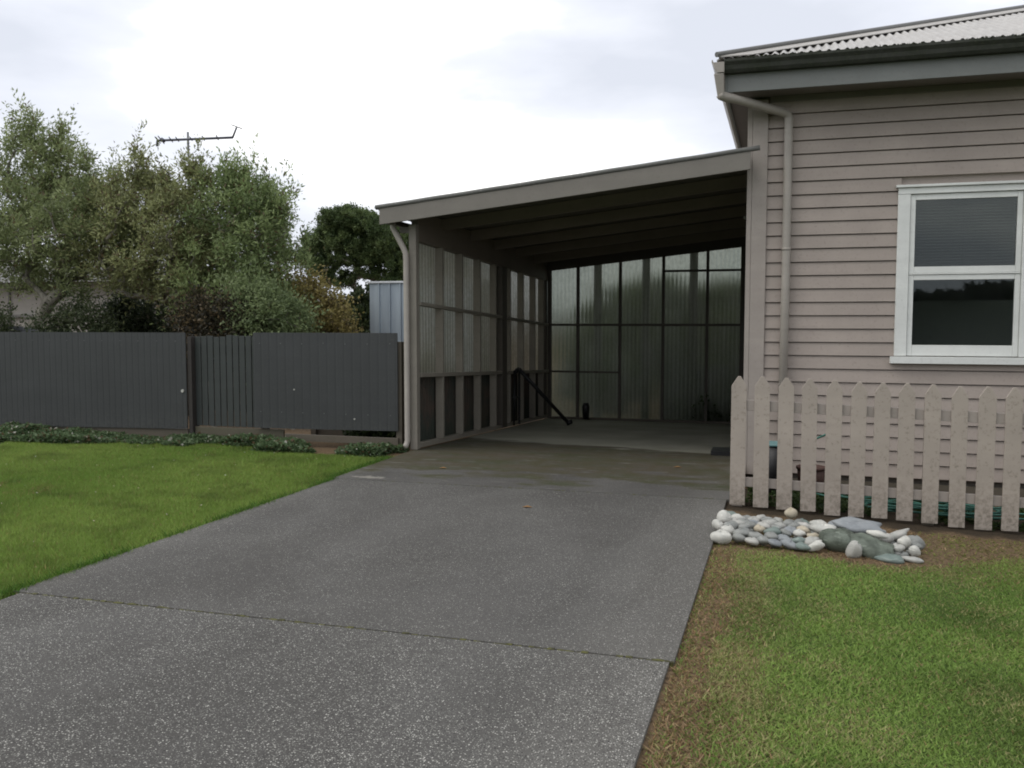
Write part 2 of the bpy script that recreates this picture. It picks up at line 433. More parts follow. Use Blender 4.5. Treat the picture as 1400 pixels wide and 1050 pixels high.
blades('lawn_grass', X, Y, c, .008, .021, .0034, 1.5, 'patchy green and straw coloured lawn right of the driveway')
# brown thatch and litter
n = 60000; Y = 2.8 + 5.0 * RNG.random(n); X = -.46 + RNG.random(n) * (Y * .33 + .7)
ok = ((X < -.14 + .12 * N2(X, Y, 2)) | (Y > 6.32 + .2 * N1(X, Y * 0, 2.3))) & (RNG.random(n) < .7)
X, Y = X[ok], Y[ok]; n = len(X)
q = fbm(N1, X + 4, Y, 2.4)
c = lerp(A([.17, .105, .055]), A([.42, .30, .17]), RNG.random(n))
gr = RNG.random(n) < np.clip(q * 2.6 - .95 + .35 * (X > .9), .05, .85); c[gr] = A([.19, .22, .05])
c *= (.6 + .6 * RNG.random((n, 1)))
blades('dead_grass_litter', X, Y, c, .006, .022, .0045, 2.6, 'brown dead grass and bark litter edging the right lawn')

# ground-cover weeds along the left fence
n = 90000; X = -4.5 - 7.6 * RNG.random(n); Y = 10.46 - .8 * RNG.random(n) ** 1.1
hh = fbm(N2, X, Y, 1.8); 
lim = np.where(X > -6.3, .60, np.where((X > -7.4), .14 + .2 * hh, .55 + .45 * np.clip((-X - 8.5) / 2, 0, 1)))
ok = (10.46 - Y < lim * (.75 + .6 * hh)) & (hh > .30) & ~((X > -4.62) & (Y < 10.25)); X, Y, hh = X[ok], Y[ok], hh[ok]
Z = gz_np(X, Y) + RNG.random(len(X)) * (.03 + .15 * hh * np.clip((hh - .25) * 3, 0, 1) * (1 + .6 * (X < -10)))
c = lerp(A([.05, .09, .035]), A([.17, .24, .12]), RNG.random(len(X))); wf = RNG.random(len(X))
c[wf < .02] = A([.5, .5, .42]); c[(wf > .9)] = A([.13, .09, .05])
v, cc = clump_leaves(X, Y, Z, .045, c)
tag(np_mesh('ground_cover', v, 4, leaf_mat, cols=cc), 'low grey-green weeds along the foot of the dark fence', 'weeds', kind='stuff')
# weeds & soil tufts behind the pickets
n = 9000; X = -.3 + 3.2 * RNG.random(n); Y = 8.2 + 1.6 * RNG.random(n); hh = fbm(N3, X, Y, 2.2); ok = hh > .42; X, Y, hh = X[ok], Y[ok], hh[ok]
c = lerp(A([.02, .04, .012]), A([.07, .10, .03]), RNG.random(len(X)))
v, cc = clump_leaves(X, Y, gz_np(X, Y) + RNG.random(len(X)) * .08 * hh, .05, c)
tag(np_mesh('ground_cover', v, 4, leaf_mat, cols=cc), 'dark low weeds on the soil behind the picket fence', 'weeds', kind='stuff')

# fallen leaves
lf = M('fallen_leaf'); lfm = lf.pbr(lf.mix(lf.noise(lf.coord(), 30), (.22, .10, .04), (.32, .2, .07)), .8)
for i, (x, y, lab) in enumerate(((-2.10, 7.45, 'brown fallen leaf near the middle of the driveway'), (-1.1, 10.0, 'small orange leaf on the mossy apron near the picket fence'), (-3.55, 9.2, 'tan leaf on the mossy apron near the carport post'))):
    b = MB(); r_ = .045
    b.add([(x - r_, y, .004), (x, y - r_ * .5, .012), (x + r_, y + .01, .005), (x, y + r_ * .5, .015)], [(0, 1, 3), (1, 2, 3)])
    b.add([(x - r_, y, .002), (x, y - r_ * .5, .009), (x + r_, y + .01, .003), (x, y + r_ * .5, .012)], [(3, 1, 0), (3, 2, 1)])
    tag(b.build('fallen_leaf', lfm), lab, 'leaf', 'fallen leaves on the concrete')

# ------------------------------------------------------------------ house
FY = 10.56           # face of the weatherboards
house = empty('weatherboard_house', (3, 14, 0), 'beige weatherboard house with corrugated hip roof and white window', 'house')
WX0, WX1, WZ0, WZ1 = 1.13, 5.35, 1.23, 3.02       # window hole (outer casing)
# weatherboards
b = MB(); pitch = .1465; zt = 4.06; z = 3.83 + pitch
rows = []
zz = -.086
while zz < 4.0: rows.append(zz); zz += pitch
def wb(b, x0, x1, z0, z1):
    # sloped board: bottom lip proud by 24 mm
    b.hexa([(x0, FY - .030, z0 + .001), (x1, FY - .030, z0 + .001), (x1, FY + .02, z0 + .001), (x0, FY + .02, z0 + .001),
            (x0, FY - .012, z1 - .011), (x1, FY - .012, z1 - .011), (x1, FY + .02, z1 - .011), (x0, FY + .02, z1 - .011)])
for z0 in rows:
    z1 = min(z0 + pitch, 4.08)
    if z1 <= WZ0 + .01 or z0 >= WZ1 - .01: wb(b, -.215, 9, z0, z1)
    else:
        wb(b, -.215, WX0 + .03, z0, z1); wb(b, WX1 - .03, 9, z0, z1)
b.build('weatherboards', wall_paint, house)
# core walls (closed box with the window opening), side, back
b = MB(); Y0 = FY + .022; Y1 = FY + .12
b.box(-.40, 1.2, Y0, Y1, -.1, 4.06); b.box(5.28, 9, Y0, Y1, -.1, 4.06)
b.box(1.2, 5.28, Y0, Y1, -.1, 1.28); b.box(1.2, 5.28, Y0, Y1, 2.97, 4.06)
b.box(-.40, -.30, Y1 + .001, 20, -.6, 4.06); b.box(8.9, 9, Y1 + .001, 20, -.6, 4.06); b.box(-.299, 8.899, 19.9, 20, -.6, 4.06)
b.build('wall', wall_paint, house)
# side boards towards the carport
b = MB()
zz = -.53
while zz < 3.95:
    b.hexa([(-.428, FY + .03, zz), (-.401, FY + .03, zz), (-.401, 20, zz), (-.428, 20, zz), (-.408, FY + .03, zz + pitch + .01), (-.401, FY + .03, zz + pitch + .01), (-.401, 20, zz + pitch + .01), (-.408, 20, zz + pitch + .01)]); zz += pitch
b.build('side_weatherboards', wall_paint, house)
# subfloor: dark gap, base board
b = MB(); b.box(-.39, 8.9, FY + .03, FY + .06, -.6, -.101); b.build('subfloor', dark_wood, house)
b = MB()
b.box(-.38, 8.9, FY - .015, FY + .02, -.40, -.15)
b.build('base_board', bare_wood, house)
b = MB(); b.box(-.378, -.216, FY - .052, FY + .018, -.12, 4.03); b.build('corner_board', trim_paint, house, .004)
b = MB(); b.box(-.432, -.380, FY - .05, FY + .10, -.12, 4.03); b.build('corner_board', trim_paint, house, .004)
# interior room so the panes look into something
room = M('room_plaster'); rm = room.pbr((.27, .26, .25), .9)
b = MB()
b.box(.4, 6.2, 14.0, 14.05, .6, 3.4); b.box(.35, .4, Y1 + .01, 14.0, .6, 3.4); b.box(6.2, 6.25, Y1 + .01, 14.0, .6, 3.4)
b.box(.35, 6.25, Y1 + .01, 14.05, .55, .6); b.box(.35, 6.25, Y1 + .01, 14.05, 3.4, 3.45)
b.build('room', rm, house)
# window
fx = FY - .045
win = empty('window', (0, 0, 0)); win.parent = house; win.location = (Vector((3.2, FY, 2.1)) - Vector(house.location))
def wbox(name, boxes, mat=white_paint, bev=.004, par=win):
    b = MB()
    for q in boxes: b.box(*q)
    o = b.build(name, mat, par, bev); return o
wbox('casing', [(1.13, 1.252, fx, FY + .05, 1.235, 2.948), (1.13, 5.35, fx - .002, FY + .05, 2.950, 3.015),
                (5.228, 5.35, fx, FY + .05, 1.235, 2.948)])
wbox('head_flashing', [(1.105, 5.375, fx - .03, FY + .02, 3.018, 3.045)])
wbox('sill', [(1.09, 5.39, fx - .05, FY + .06, 1.155, 1.228)])
mull = []
panes = []
glass = M('window_glass')
gl = glass.n('ShaderNodeBsdfGlossy'); gl.inputs['Roughness'].default_value = .02; gl.inputs[0].default_value = (.56, .60, .60, 1)
tp = glass.n('ShaderNodeBsdfTransparent'); tp.inputs[0].default_value = (.75, .78, .77, 1)
fr = glass.n('ShaderNodeFresnel'); fr.inputs[0].default_value = 1.5
mxs = glass.n('ShaderNodeMixShader'); glass.t.links.new(glass.math('MULTIPLY', fr.outputs[0], 1.5), mxs.inputs[0]); glass.t.links.new(tp.outputs[0], mxs.inputs[1]); glass.t.links.new(gl.outputs[0], mxs.inputs[2])
glass.t.links.new(mxs.outputs[0], glass.out.inputs[0]); gmat = glass.m
sy = FY - .022
for (a, c) in ((1.256, 2.325), (2.436, 4.03), (4.14, 5.224)):
    # a: left of light, c: right
    if a > 1.3: wbox('mullion', [(a - .108, a - .003, fx - .001, FY + .05, 1.235, 2.948)])
    for (z0, z1, bot, topr) in ((2.118, 2.945, .066, .058), (1.238, 2.098, .115, .055)):
        sash = wbox('sash', [(a, a + .05, sy, FY + .03, z0, z1), (c - .05, c, sy, FY + .03, z0, z1),
                             (a + .051, c - .051, sy + .001, FY + .03, z0, z0 + bot), (a + .051, c - .051, sy + .001, FY + .03, z1 - topr, z1)], bev=.003)
        pb = MB(); pb.box(a + .045, c - .045, FY + .004, FY + .008, z0 + bot - .004, z1 - topr + .004)
        o = pb.build('pane', gmat, sash)
    wbox('transom', [(a, c, fx + .012, FY + .04, 2.1, 2.116)])
# venetian blind behind the upper pane
bl = M('blind_slat'); blm = bl.pbr((.15, .15, .145), .6)
b = MB(); zz = 2.14
while zz < 2.93:
    b.hexa([(1.31, FY + .13, zz), (2.30, FY + .13, zz), (2.30, FY + .150, zz + .014), (1.31, FY + .150, zz + .014),
            (1.31, FY + .13, zz + .0015), (2.30, FY + .13, zz + .0015), (2.30, FY + .150, zz + .0155), (1.31, FY + .150, zz + .0155)])
    zz += .031
b.tube([(1.8, FY + .14, 2.12), (1.8, FY + .14, 2.93)], .002, 5)
b.build('blind', blm, win)
# curtain at the side of the lower pane, sofa-like dark shape left out; a low window seat
b = MB(); b.box(.5, 5.2, 11.6, 12.3, .7, 1.85); o = b.build('room_cupboard', M('cupboard').pbr((.42, .42, .38), .7), house, .02)

# eaves: fascia front and left side, soffit
b = MB(); b.box(-.63, 9.4, 10.03, 10.055, 4.02, 4.22); b.build('fascia', eave_paint, house, .003)
b = MB(); b.box(-.655, -.631, 10.03, 20.4, 4.02, 4.22); b.build('fascia', eave_paint, house, .003)
b = MB(); b.box(-.63, 9.4, 10.056, FY + .02, 4.065, 4.08); b.box(-.63, -.40, FY + .021, 20.4, 4.065, 4.08); b.build('soffit', soffit_mat, house)
b = MB(); b.box(-.20, 9, FY - .03, FY - .008, 4.0, 4.062); b.build('soffit_moulding', soffit_mat, house)
# gutters with ogee profile
gut = M('mossy_gutter'); p = gut.coord(); k = gut.noise(p, 5, 6, .7); k2 = gut.noise(p, 28, 5, .7)
gcol = gut.mix(gut.range(k, .35, .62), (.045, .046, .040), (.026, .031, .020)); gcol = gut.mix(gut.range(k2, .5, .75, 0, .6), gcol, (.06, .068, .04))
gutm = gut.pbr(gcol, .8, normal=gut.bump(k2, .5, .01))
def ogee(s, y0, z0):    # s = direction outwards sign along y
    return [(y0, z0), (y0 - .07, z0), (y0 - .095, z0 + .03), (y0 - .105, z0 + .07), (y0 - .13, z0 + .105), (y0 - .13, z0 + .13), (y0 - .118, z0 + .13), (y0 - .112, z0 + .105), (y0, z0 + .105)]
b = MB(); b.prism(ogee(1, 10.027, 4.205), 'x', -.66, 9.4); b.build('gutter', gutm, house)
b = MB(); b.prism([(x - 10.027 - .657, z) for x, z in ogee(1, 10.027, 4.205)], 'y', 9.90, 20.4); b.build('gutter', pipe_mat, house)
# moss growing over the gutter edge
n = 9000; X = -.55 + 9 * RNG.random(n); k = fbm(N1, X, X * 0, 2.0); ok = k > .25 + .3 * RNG.random(n); X = X[ok]
hq = RNG.random(len(X)) ** 2; v, cc = clump_leaves(X, 9.895 + .02 * (hq > .3) + .03 * RNG.random(len(X)) * (hq < .3), 4.337 - .05 * hq, .017, lerp(A([.018, .022, .012]), A([.06, .07, .03]), RNG.random(len(X))))
mo = np_mesh('gutter_moss', v - np.array(house.location), 4, leaf_mat, cols=cc, parent=house); tag(mo, kind='stuff')
# roof: hip, corrugated iron
TP = .36; EX, EY, EZ = -.74, 9.93, 4.345; RD = 4.2
roofm = M('pale_corrugated_iron'); p = roofm.coord()
rc = roofm.mix(roofm.range(roofm.noise(p, 3, 5, .6), .3, .7), (.37, .355, .335), (.47, .455, .43))
rc = roofm.mix(roofm.range(roofm.noise(p, 22, 4, .7), .55, .75, 0, .5), rc, (.33, .30, .27))
roof_mat = roofm.pbr(rc, .55, spec=.4)
V = []; F = []; st = .0127; X = EX; i = 0
while X < 9.4:
    t = min(X - EX, RD) if X < 5.2 else min(RD, 9.5 - X + .001)
    off = .016 * math.sin((X) / .088 * 2 * math.pi)
    V += [(X, EY, EZ + off), (X, EY + t, EZ + t * TP + off)]
    if i: F.append((2 * i - 2, 2 * i, 2 * i + 1, 2 * i - 1))
    X += st; i += 1
b = MB(); b.add(V, F, True)
V = []; F = []; i = 0; Yq = EY
while Yq < 20.4:
    t = min(Yq - EY, RD, 20.5 - Yq); off = .010 * math.sin(Yq / .076 * 2 * math.pi)
    V += [(EX, Yq, EZ + off), (EX + t, Yq, EZ + t * TP + off)]
    if i: F.append((2 * i - 2, 2 * i - 1, 2 * i + 1, 2 * i))
    Yq += .02; i += 1
b.add(V, F, True)
b.add([(EX + RD, EY + RD, EZ + RD * TP), (9.4, EY + RD, EZ + RD * TP), (9.4, 16.3, EZ + RD * TP), (EX + RD, 16.3, EZ + RD * TP)], [(0, 1, 2, 3)])
b.add([(EX, EY + .06, EZ - .03), (9.4, EY + .06, EZ - .03), (9.4, 20.4, EZ - .03), (EX, 20.4, EZ - .03)], [(3, 2, 1, 0)])
b.build('roof', roof_mat, house)
ridge = M('ridge_capping'); rgm = ridge.pbr(ridge.mix(ridge.range(ridge.noise(ridge.coord(), 5, 5), .35, .65), (.42, .40, .37), (.34, .325, .30)), .6)
b = MB(); q0 = Vector((EX + .02, EY + .02, EZ + .02)); q1 = Vector((EX + RD, EY + RD, EZ + RD * TP + .02))
nrm = Vector((1, -1, 0)).normalized()
for s_ in (1,):
    dn = Vector((.16, 0, 0)) ; 
    b.hexa([q0 + Vector((0, 0, .006)), q0 + Vector((.34, 0, .006)), q1 + Vector((.34, 0, .006)), q1 + Vector((0, 0, .006)),
            q0 + Vector((0, 0, .022)), q0 + Vector((.34, 0, .014)), q1 + Vector((.34, 0, .014)), q1 + Vector((0, 0, .022))])
    b.hexa([q0 + Vector((0, .20, .006)), q0 + Vector((0, 0, .006)), q1 + Vector((0, 0, .006)), q1 + Vector((0, .20, .006)),
            q0 + Vector((0, .20, .014)), q0 + Vector((0, 0, .022)), q1 + Vector((0, 0, .022)), q1 + Vector((0, .20, .014))])
b.build('hip_flashing', rgm, house)
b = MB(); b.tube([q0 + Vector((-.02, -.02, .03)), q1 + Vector((0, 0, .03))], .028, 10); b.build('ridge_roll', paint('ridge_paint', (.17, .17, .165), amt=.5, seed=41), house)
# downpipe
b = MB()
b.tube([(-.70, 9.985, 4.0), (-.69, 9.99, 3.985), (-.66, 10.01, 3.975), (-.52, 10.10, 3.955), (-.05, 10.42, 3.86), (-.01, 10.455, 3.84), (.0, 10.46, 3.80), (.0, 10.46, 2.0), (-.012, 10.46, -.18)], [.05, .05, .05, .046, .046, .047, .046, .046, .046], 14)
b.tube([(.0, 10.46, 2.38), (.0, 10.46, 2.41)], .05, 14)
b.build('downpipe', pipe_mat, house)
b = MB(); b.hexa([(-.725, 9.95, 3.96), (-.655, 9.95, 3.96), (-.655, 10.02, 3.96), (-.725, 10.02, 3.96), (-.765, 9.905, 4.20), (-.66, 9.905, 4.20), (-.66, 10.025, 4.20), (-.765, 10.025, 4.20)]); b.build('rain_head', pipe_mat, house, .012)
# small outside lamp on the side wall (unlit)
b = MB(); b.tube([(-.43, 14.4, 3.28), (-.50, 14.4, 3.27)], .03, 10); b.tube([(-.50, 14.40, 3.16), (-.54, 14.37, 3.19), (-.58, 14.34, 3.22), (-.60, 14.33, 3.235)], [.02, .065, .075, .05], 12)
tag(b.build('wall_lamp', white_paint, None, loc=(-.5, 14.4, 3.2)), 'small round white lamp on the house side under the carport', 'lamp')

# ------------------------------------------------------------------ carport
cp = empty('carport', (-2.4, 10.5, 0), 'lean-to carport with translucent corrugated walls and sloping roof beside the house', 'carport')
CZ = lambda y: -.034 * (y - 10.5)
SL = .105
def rz(x): return 2.78 + SL * (x + 4.72)         # underside of the front board
# front board (sloping) and side board
b = MB(); x0, x1 = -4.74, -.385
b.hexa([(x0, 10.19, rz(x0)), (x1, 10.19, rz(x1)), (x1, 10.225, rz(x1)), (x0, 10.225, rz(x0)),
        (x0, 10.19, rz(x0) + .19), (x1, 10.19, rz(x1) + .19), (x1, 10.225, rz(x1) + .19), (x0, 10.225, rz(x0) + .19)])
b.build('fascia', fascia_paint, cp, .004)
b = MB(); pts = [(x, 10.20 , rz(x) + .214 + .0012 * math.sin(x * 9)) for x in np.linspace(-4.79, -.29, 40)]
b.tube(pts, .028, 10); b.build('roof_edge_roll', paint('lichen_roll', (.13, .13, .12), dirt=(.27, .26, .23), amt=.7, seed=44), cp)
# roof sheet, corrugations running down the slope (along x)
V = []; F = []; i = 0; Yq = 10.2; xa, xb = -4.80, -.43
while Yq < 17.35:
    off = .009 * math.sin(Yq / .076 * 2 * math.pi)
    V += [(xa, Yq, rz(xa) + .20 + CZ(Yq) - .01 + off), (xb, Yq, rz(xb) + .20 + CZ(Yq) - .01 + off)]
    if i: F.append((2 * i - 2, 2 * i - 1, 2 * i + 1, 2 * i))
    Yq += .0127; i += 1
b = MB(); b.add(V, F, True)
rfd = paint('weathered_roof_iron', (.11, .10, .085), amt=.4, seed=51)
b.build('roof_sheet', rfd, cp)
# rafters run across (x) on top of the side plate
rafter_wood = paint('rafter_wood', (.19, .16, .13), amt=.4, seed=55)
for k, yy in enumerate([10.28, 11.4, 12.55, 13.7, 14.85, 16.0]):
    b = MB(); h = .14; z = CZ(yy)
    xx0, xx1 = -4.72, -.435
    b.hexa([(xx0, yy, rz(xx0) + .03 + z), (xx1, yy, rz(xx1) + .03 + z), (xx1, yy + .045, rz(xx1) + .03 + z), (xx0, yy + .045, rz(xx0) + .03 + z),
            (xx0, yy, rz(xx0) + .175 + z), (xx1, yy, rz(xx1) + .175 + z), (xx1, yy + .045, rz(xx1) + .175 + z), (xx0, yy + .045, rz(xx0) + .175 + z)])
    b.build('rafter', rafter_wood, cp)
# left wall
LX = -4.45
front = MB(); front.box(LX - .02, LX + .075, 10.46, 10.56, .0, 2.80); front.build('post', wood_paint, cp, .004)
b = MB(); b.box(LX - .03, LX + .06, 10.57, 17.1, 2.61, 2.985, CZ); b.build('top_plate', rafter_wood, cp)
b = MB(); b.box(LX - .02, LX + .07, 10.57, 17.1, .015, .075, lambda y: -.042 * (y - 10.5)); b.build('bottom_plate', stud_paint, cp, .003)
SY = [11.33, 12.10, 12.88, 13.66, 14.44, 15.22, 16.0, 16.6]
for yy in SY:
    b = MB(); b.box(LX - .02, LX + .088, yy, yy + .05, .076 - .042 * (yy - 10.5), 2.609 + CZ(yy)); b.build('stud', stud_paint, cp, .003)
b = MB(); b.box(LX - .015, LX + .09, 14.0, 14.25, -.13, 2.49); b.box(LX - .034, LX - .016, 13.95, 14.3, -.16, 2.9); b.build('gap_upright', dark_wood, cp, .003)  # dark upright closing the gap between the left wall sheets
b = MB(); b.box(LX - .034, LX + .05, 16.93, 17.04, -.27, 2.7); b.build('corner_post', dark_wood, cp, .003)
for zc, th in ((1.83, .045), (.935, .05)):
    b = MB(); b.box(LX + .012, LX + .094, 10.565, 13.99, zc - th / 2, zc + th / 2, lambda y: -.044 * (y - 10.5) * 1.0); b.build('rail', stud_paint, cp, .003)
    b = MB(); b.box(LX + .012, LX + .094, 14.26, 17.02, zc - th / 2, zc + th / 2, lambda y: -.044 * (y - 10.5) * 1.0); b.build('rail', stud_paint, cp, .003)
# translucent sheet material
def translucent(name, tint, haze, dirt, rt=(.7, .72, .68), flute_shade=False):
    m = M(name); p = m.coord()
    n1 = m.noise(m.mp(p, scale=(1, 1, .35)), 3.5, 5, .65); n2 = m.noise(p, 18, 4, .7)
    zc = m.sep(p)[2]
    col = m.mix(m.range(n1, .35, .7), tint, dirt)
    if flute_shade:      # corrugation shading painted in as darker stripes along the ribs
        wv = m.math('SINE', m.math('MULTIPLY', m.sep(p)[1], 62.83)); wv = m.range(wv, -.2, .9, 0, .62)
        col = m.mix(wv, col, tuple(q * .42 for q in dirt)); rt = m.mix(wv, (*rt, 1), tuple(q * .4 for q in rt))
    tr = m.n('ShaderNodeBsdfTranslucent'); m.set(tr.inputs[0], col)
    df = m.n('ShaderNodeBsdfDiffuse'); m.set(df.inputs[0], m.mix(.5, col, (.10, .10, .085)))
    rf = m.n('ShaderNodeBsdfRefraction'); rf.inputs['IOR'].default_value = 1.12; rf.inputs['Roughness'].default_value = .46
    m.set(rf.inputs[0], rt)
    a = m.n('ShaderNodeMixShader'); a.inputs[0].default_value = .45
    m.t.links.new(tr.outputs[0], a.inputs[1]); m.t.links.new(df.outputs[0], a.inputs[2])
    c = m.n('ShaderNodeMixShader'); m.set(c.inputs[0], m.range(n2, .35, .7, haze + .08, haze - .12))
    m.t.links.new(a.outputs[0], c.inputs[1]); m.t.links.new(rf.outputs[0], c.inputs[2])
    m.t.links.new(c.outputs[0], m.out.inputs[0]); return m.m
sheet_l = translucent('dirty_translucent_sheet', (.31, .30, .25), .22, (.20, .20, .15), flute_shade=True)
sheet_b = translucent('hazy_translucent_sheet', (.23, .25, .21), .44, (.15, .175, .125), (.37, .40, .345))
def corr_y(x, y0, y1, z0f, z1f, pt=.1, am=.013):
    V = []; F = []; i = 0; y = y0
    while y <= y1:
        off = am * math.sin(y / pt * 2 * math.pi)
        zs = np.linspace(z0f(y), z1f(y), 2)
        V += [(x + off, y, zs[0]), (x + off, y, zs[1])]
        if i: F.append((2 * i - 2, 2 * i, 2 * i + 1, 2 * i - 1))
        y += .0095; i += 1
    return MB().add(V, F, True)
for a, c in ((10.5, 12.13), (12.132, 13.99), (14.26, 15.66), (15.662, 17.14)):
    o = corr_y(LX - .036, a, c, lambda y: .90 - .044 * (y - 10.5), lambda y: 2.72 + CZ(y)).build('wall_sheet', sheet_l, cp)
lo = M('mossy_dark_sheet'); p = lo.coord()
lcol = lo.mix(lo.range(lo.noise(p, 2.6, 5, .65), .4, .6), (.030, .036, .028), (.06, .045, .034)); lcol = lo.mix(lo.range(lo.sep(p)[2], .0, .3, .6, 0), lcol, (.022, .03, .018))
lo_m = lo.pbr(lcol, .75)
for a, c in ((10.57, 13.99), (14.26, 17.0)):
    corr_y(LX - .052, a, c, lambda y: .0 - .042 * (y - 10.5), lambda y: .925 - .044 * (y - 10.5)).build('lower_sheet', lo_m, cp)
# back wall
BY = 17.08
zb = lambda x: rz(x) + CZ(BY)
V = []; F = []; i = 0; x = LX
while x < -.44:
    off = .0045 * math.sin(x / .076 * 2 * math.pi)
    V += [(x, BY + .045 + off, -.27), (x, BY + .045 + off, zb(x) + .1)]
    if i: F.append((2 * i - 2, 2 * i - 1, 2 * i + 1, 2 * i))
    x += .0095; i += 1
MB().add(V, F, True).build('back_sheet', sheet_b, cp)
for xx, ww in ((-4.36, .07), (-3.80, .05), (-2.985, .05), (-2.175, .05), (-1.37, .05), (-.70, .16)):
    b = MB(); b.box(xx - ww / 2, xx + ww / 2, BY - .05, BY + .03, -.27, zb(xx) + .02); b.build('back_stud', dark_wood, cp)
b = MB(); b.box(-4.38, -.45, BY - .06, BY + .02, 1.52, 1.565); b.build('back_rail', dark_wood, cp)
b = MB(); b.box(-4.38, -2.99, BY - .06, BY + .02, .625, .66); b.build('back_rail', dark_wood, cp)
b = MB(); b.box(-2.2, -.45, BY - .06, BY + .02, 2.52, 2.56); b.build('back_rail', dark_wood, cp)
b = MB(); b.box(-4.38, -.45, BY - .06, BY + .035, -.275, -.235); b.build('back_bottom_plate', bare_wood, cp)
b = MB(); xA, xB = -4.40, -.44
b.hexa([(xA, BY - .07, zb(xA) - .02), (xB, BY - .07, zb(xB) - .02), (xB, BY - .02, zb(xB) - .02), (xA, BY - .02, zb(xA) - .02),
        (xA, BY - .07, zb(xA) + .17), (xB, BY - .07, zb(xB) + .17), (xB, BY - .02, zb(xB) + .17), (xA, BY - .02, zb(xA) + .17)]); b.build('back_beam', dark_wood, cp)
# posts outside the back wall, seen blurred
for xx in (-3.56, -2.62, -1.74):
    b = MB(); b.box(xx, xx + .14, 17.40, 17.50, -.5, 3.05); o = b.build('garden_post', dark_wood, None, .003, loc=(xx + .07, 17.45, -.4))
    tag(o, {-3.56: 'blurred dark post behind the back wall of the carport, leftmost of three', -2.62: 'blurred dark post behind the back wall of the carport, middle of three', -1.74: 'blurred dark post behind the back wall of the carport, rightmost of three'}[xx], 'post', 'posts behind the carport')
# left gutter with downpipe
b = MB(); b.prism([(-4.64, 2.795), (-4.70, 2.795), (-4.73, 2.82), (-4.735, 2.88), (-4.725, 2.88), (-4.72, 2.825), (-4.695, 2.807), (-4.64, 2.807)], 'y', 10.23, 17.1); b.build('gutter', fascia_paint, cp)
b = MB(); b.tube([(-4.66, 10.42, 2.82), (-4.66, 10.42, 2.76), (-4.64, 10.42, 2.72), (-4.52, 10.42, 2.50), (-4.495, 10.42, 2.44), (-4.49, 10.42, 2.36), (-4.49, 10.42, .12), (-4.50, 10.40, .06), (-4.53, 10.36, .03)], .036, 12)
b.build('downpipe', pipe_mat, cp)
b = MB(); b.box(LX - .16, LX + .06, 10.50, 10.555, 2.70, 2.775); b.build('bracket', fascia_paint, cp, .003)

# leaning pole
b = MB(); p0 = Vector((-4.30, 14.75, .80)); p1 = Vector((-3.60, 15.45, -.175))
b.tube([p0, p0.lerp(p1, .5), p1], .034, 8); b.tube([p1 + Vector((0, 0, .05)), p1 + Vector((.03, .0, -.02))], .06, 8)
tag(b.build('prop_pole', black_mat, None, loc=(-3.6, 15.45, -.2)), 'dark pole leaning diagonally against the left wall inside the carport', 'pole')
b = MB(); b.tube([(-4.33, 14.55, -.14), (-4.33, 14.6, .75)], .018, 8); b.tube([(-4.33, 14.6, .75), (-4.33, 14.8, .8)], .035, 8); b.box(-4.36, -4.33, 14.9, 14.93, -.16, .78)
b.box(-4.365, -4.33, 14.55, 14.92, .30, .33)
tag(b.build('tool_rack', black_mat, None, loc=(-4.33, 14.6, -.15)), 'dark upright stand against the left carport wall beside the leaning pole', 'stand')
# rubber mat on the floor
b = MB(); 
for i in range(7):
    for j in range(4):
        x = -.80 + i * .075; y = 11.35 + j * .09; r = .036; z = FD(y)
        b.tube([(x, y, z + .001), (x + .004, y, z + .03), (x, y, z + .05)], [.036, .034, .016], 7)
b.box(-.84, -.30 - .14, 11.30, 11.68, -.05, .018)
tag(b.build('boot_scraper', black_mat, None, loc=(-.6, 11.5, -.04)), 'black knobbly mat on the carport floor beside the picket fence end', 'mat')
# object by the back wall, seen as dark block
b = MB(); b.tube([(-3.60, 16.9, -.25), (-3.60, 16.9, -.02), (-3.60, 16.9, .06)], [.06, .075, .05], 10)
tag(b.build('bucket', black_mat, None, loc=(-3.6, 16.9, -.27)), 'small dark container standing at the foot of the back carport wall', 'container')

# ------------------------------------------------------------------ picket fence
pf = empty('picket_fence', (1.2, 8.1, -.05), 'beige pointed picket fence in front of the house wall', 'fence')
k = 0; x = -.425
PX_ = [-0.433, -0.235, -0.04, 0.158, 0.354, 0.546, 0.73, 0.923, 1.118, 1.322, 1.517, 1.714]
while x < 3.4:
    if k < len(PX_): x = PX_[k]
    wv = .126 * random.uniform(.97, 1.03); z0 = -.005 - .042 * (x + .42) + random.uniform(-.012, .008); ztop = 1.135 - .028 * (x + .42) + random.uniform(-.006, .006)
    if k == 0: z0 = .0
    sh = .088; tl = random.uniform(-.006, .006); c_ = x + wv / 2
    f0, f1 = 8.085, 8.105
    prof = [(x, z0), (x + wv, z0), (x + wv + tl, ztop - sh), (c_ + tl + .013, ztop - .006), (c_ + tl - .011, ztop - .004), (x + tl, ztop - sh)]
    b = MB(); b.prism(prof, 'y', f0 + random.uniform(-.003, .003), f1)
    b.build('picket', picket_paint, pf, .003)
    x += .207 * random.uniform(.985, 1.015); k += 1
for z0, z1 in ((.835, .925), (.165, .245)):
    b = MB(); b.hexa([(-.42, 8.112, z0), (3.5, 8.112, z0 - .11), (3.5, 8.155, z0 - .11), (-.42, 8.155, z0), (-.42, 8.112, z1), (3.5, 8.112, z1 - .11), (3.5, 8.155, z1 - .11), (-.42, 8.155, z1)])
    b.build('rail', trim_paint, pf, .003)
for x in (1.125, 3.0):
    b = MB(); b.box(x + .01, x + .10, 8.158, 8.25, -.3, 1.0 - .03 * x); b.build('post', bare_wood, pf, .004)
b = MB(); b.box(-.62 + .2, -.62 + .29, 8.158, 8.25, -.1, .98); b.build('post', trim_paint, pf, .004)

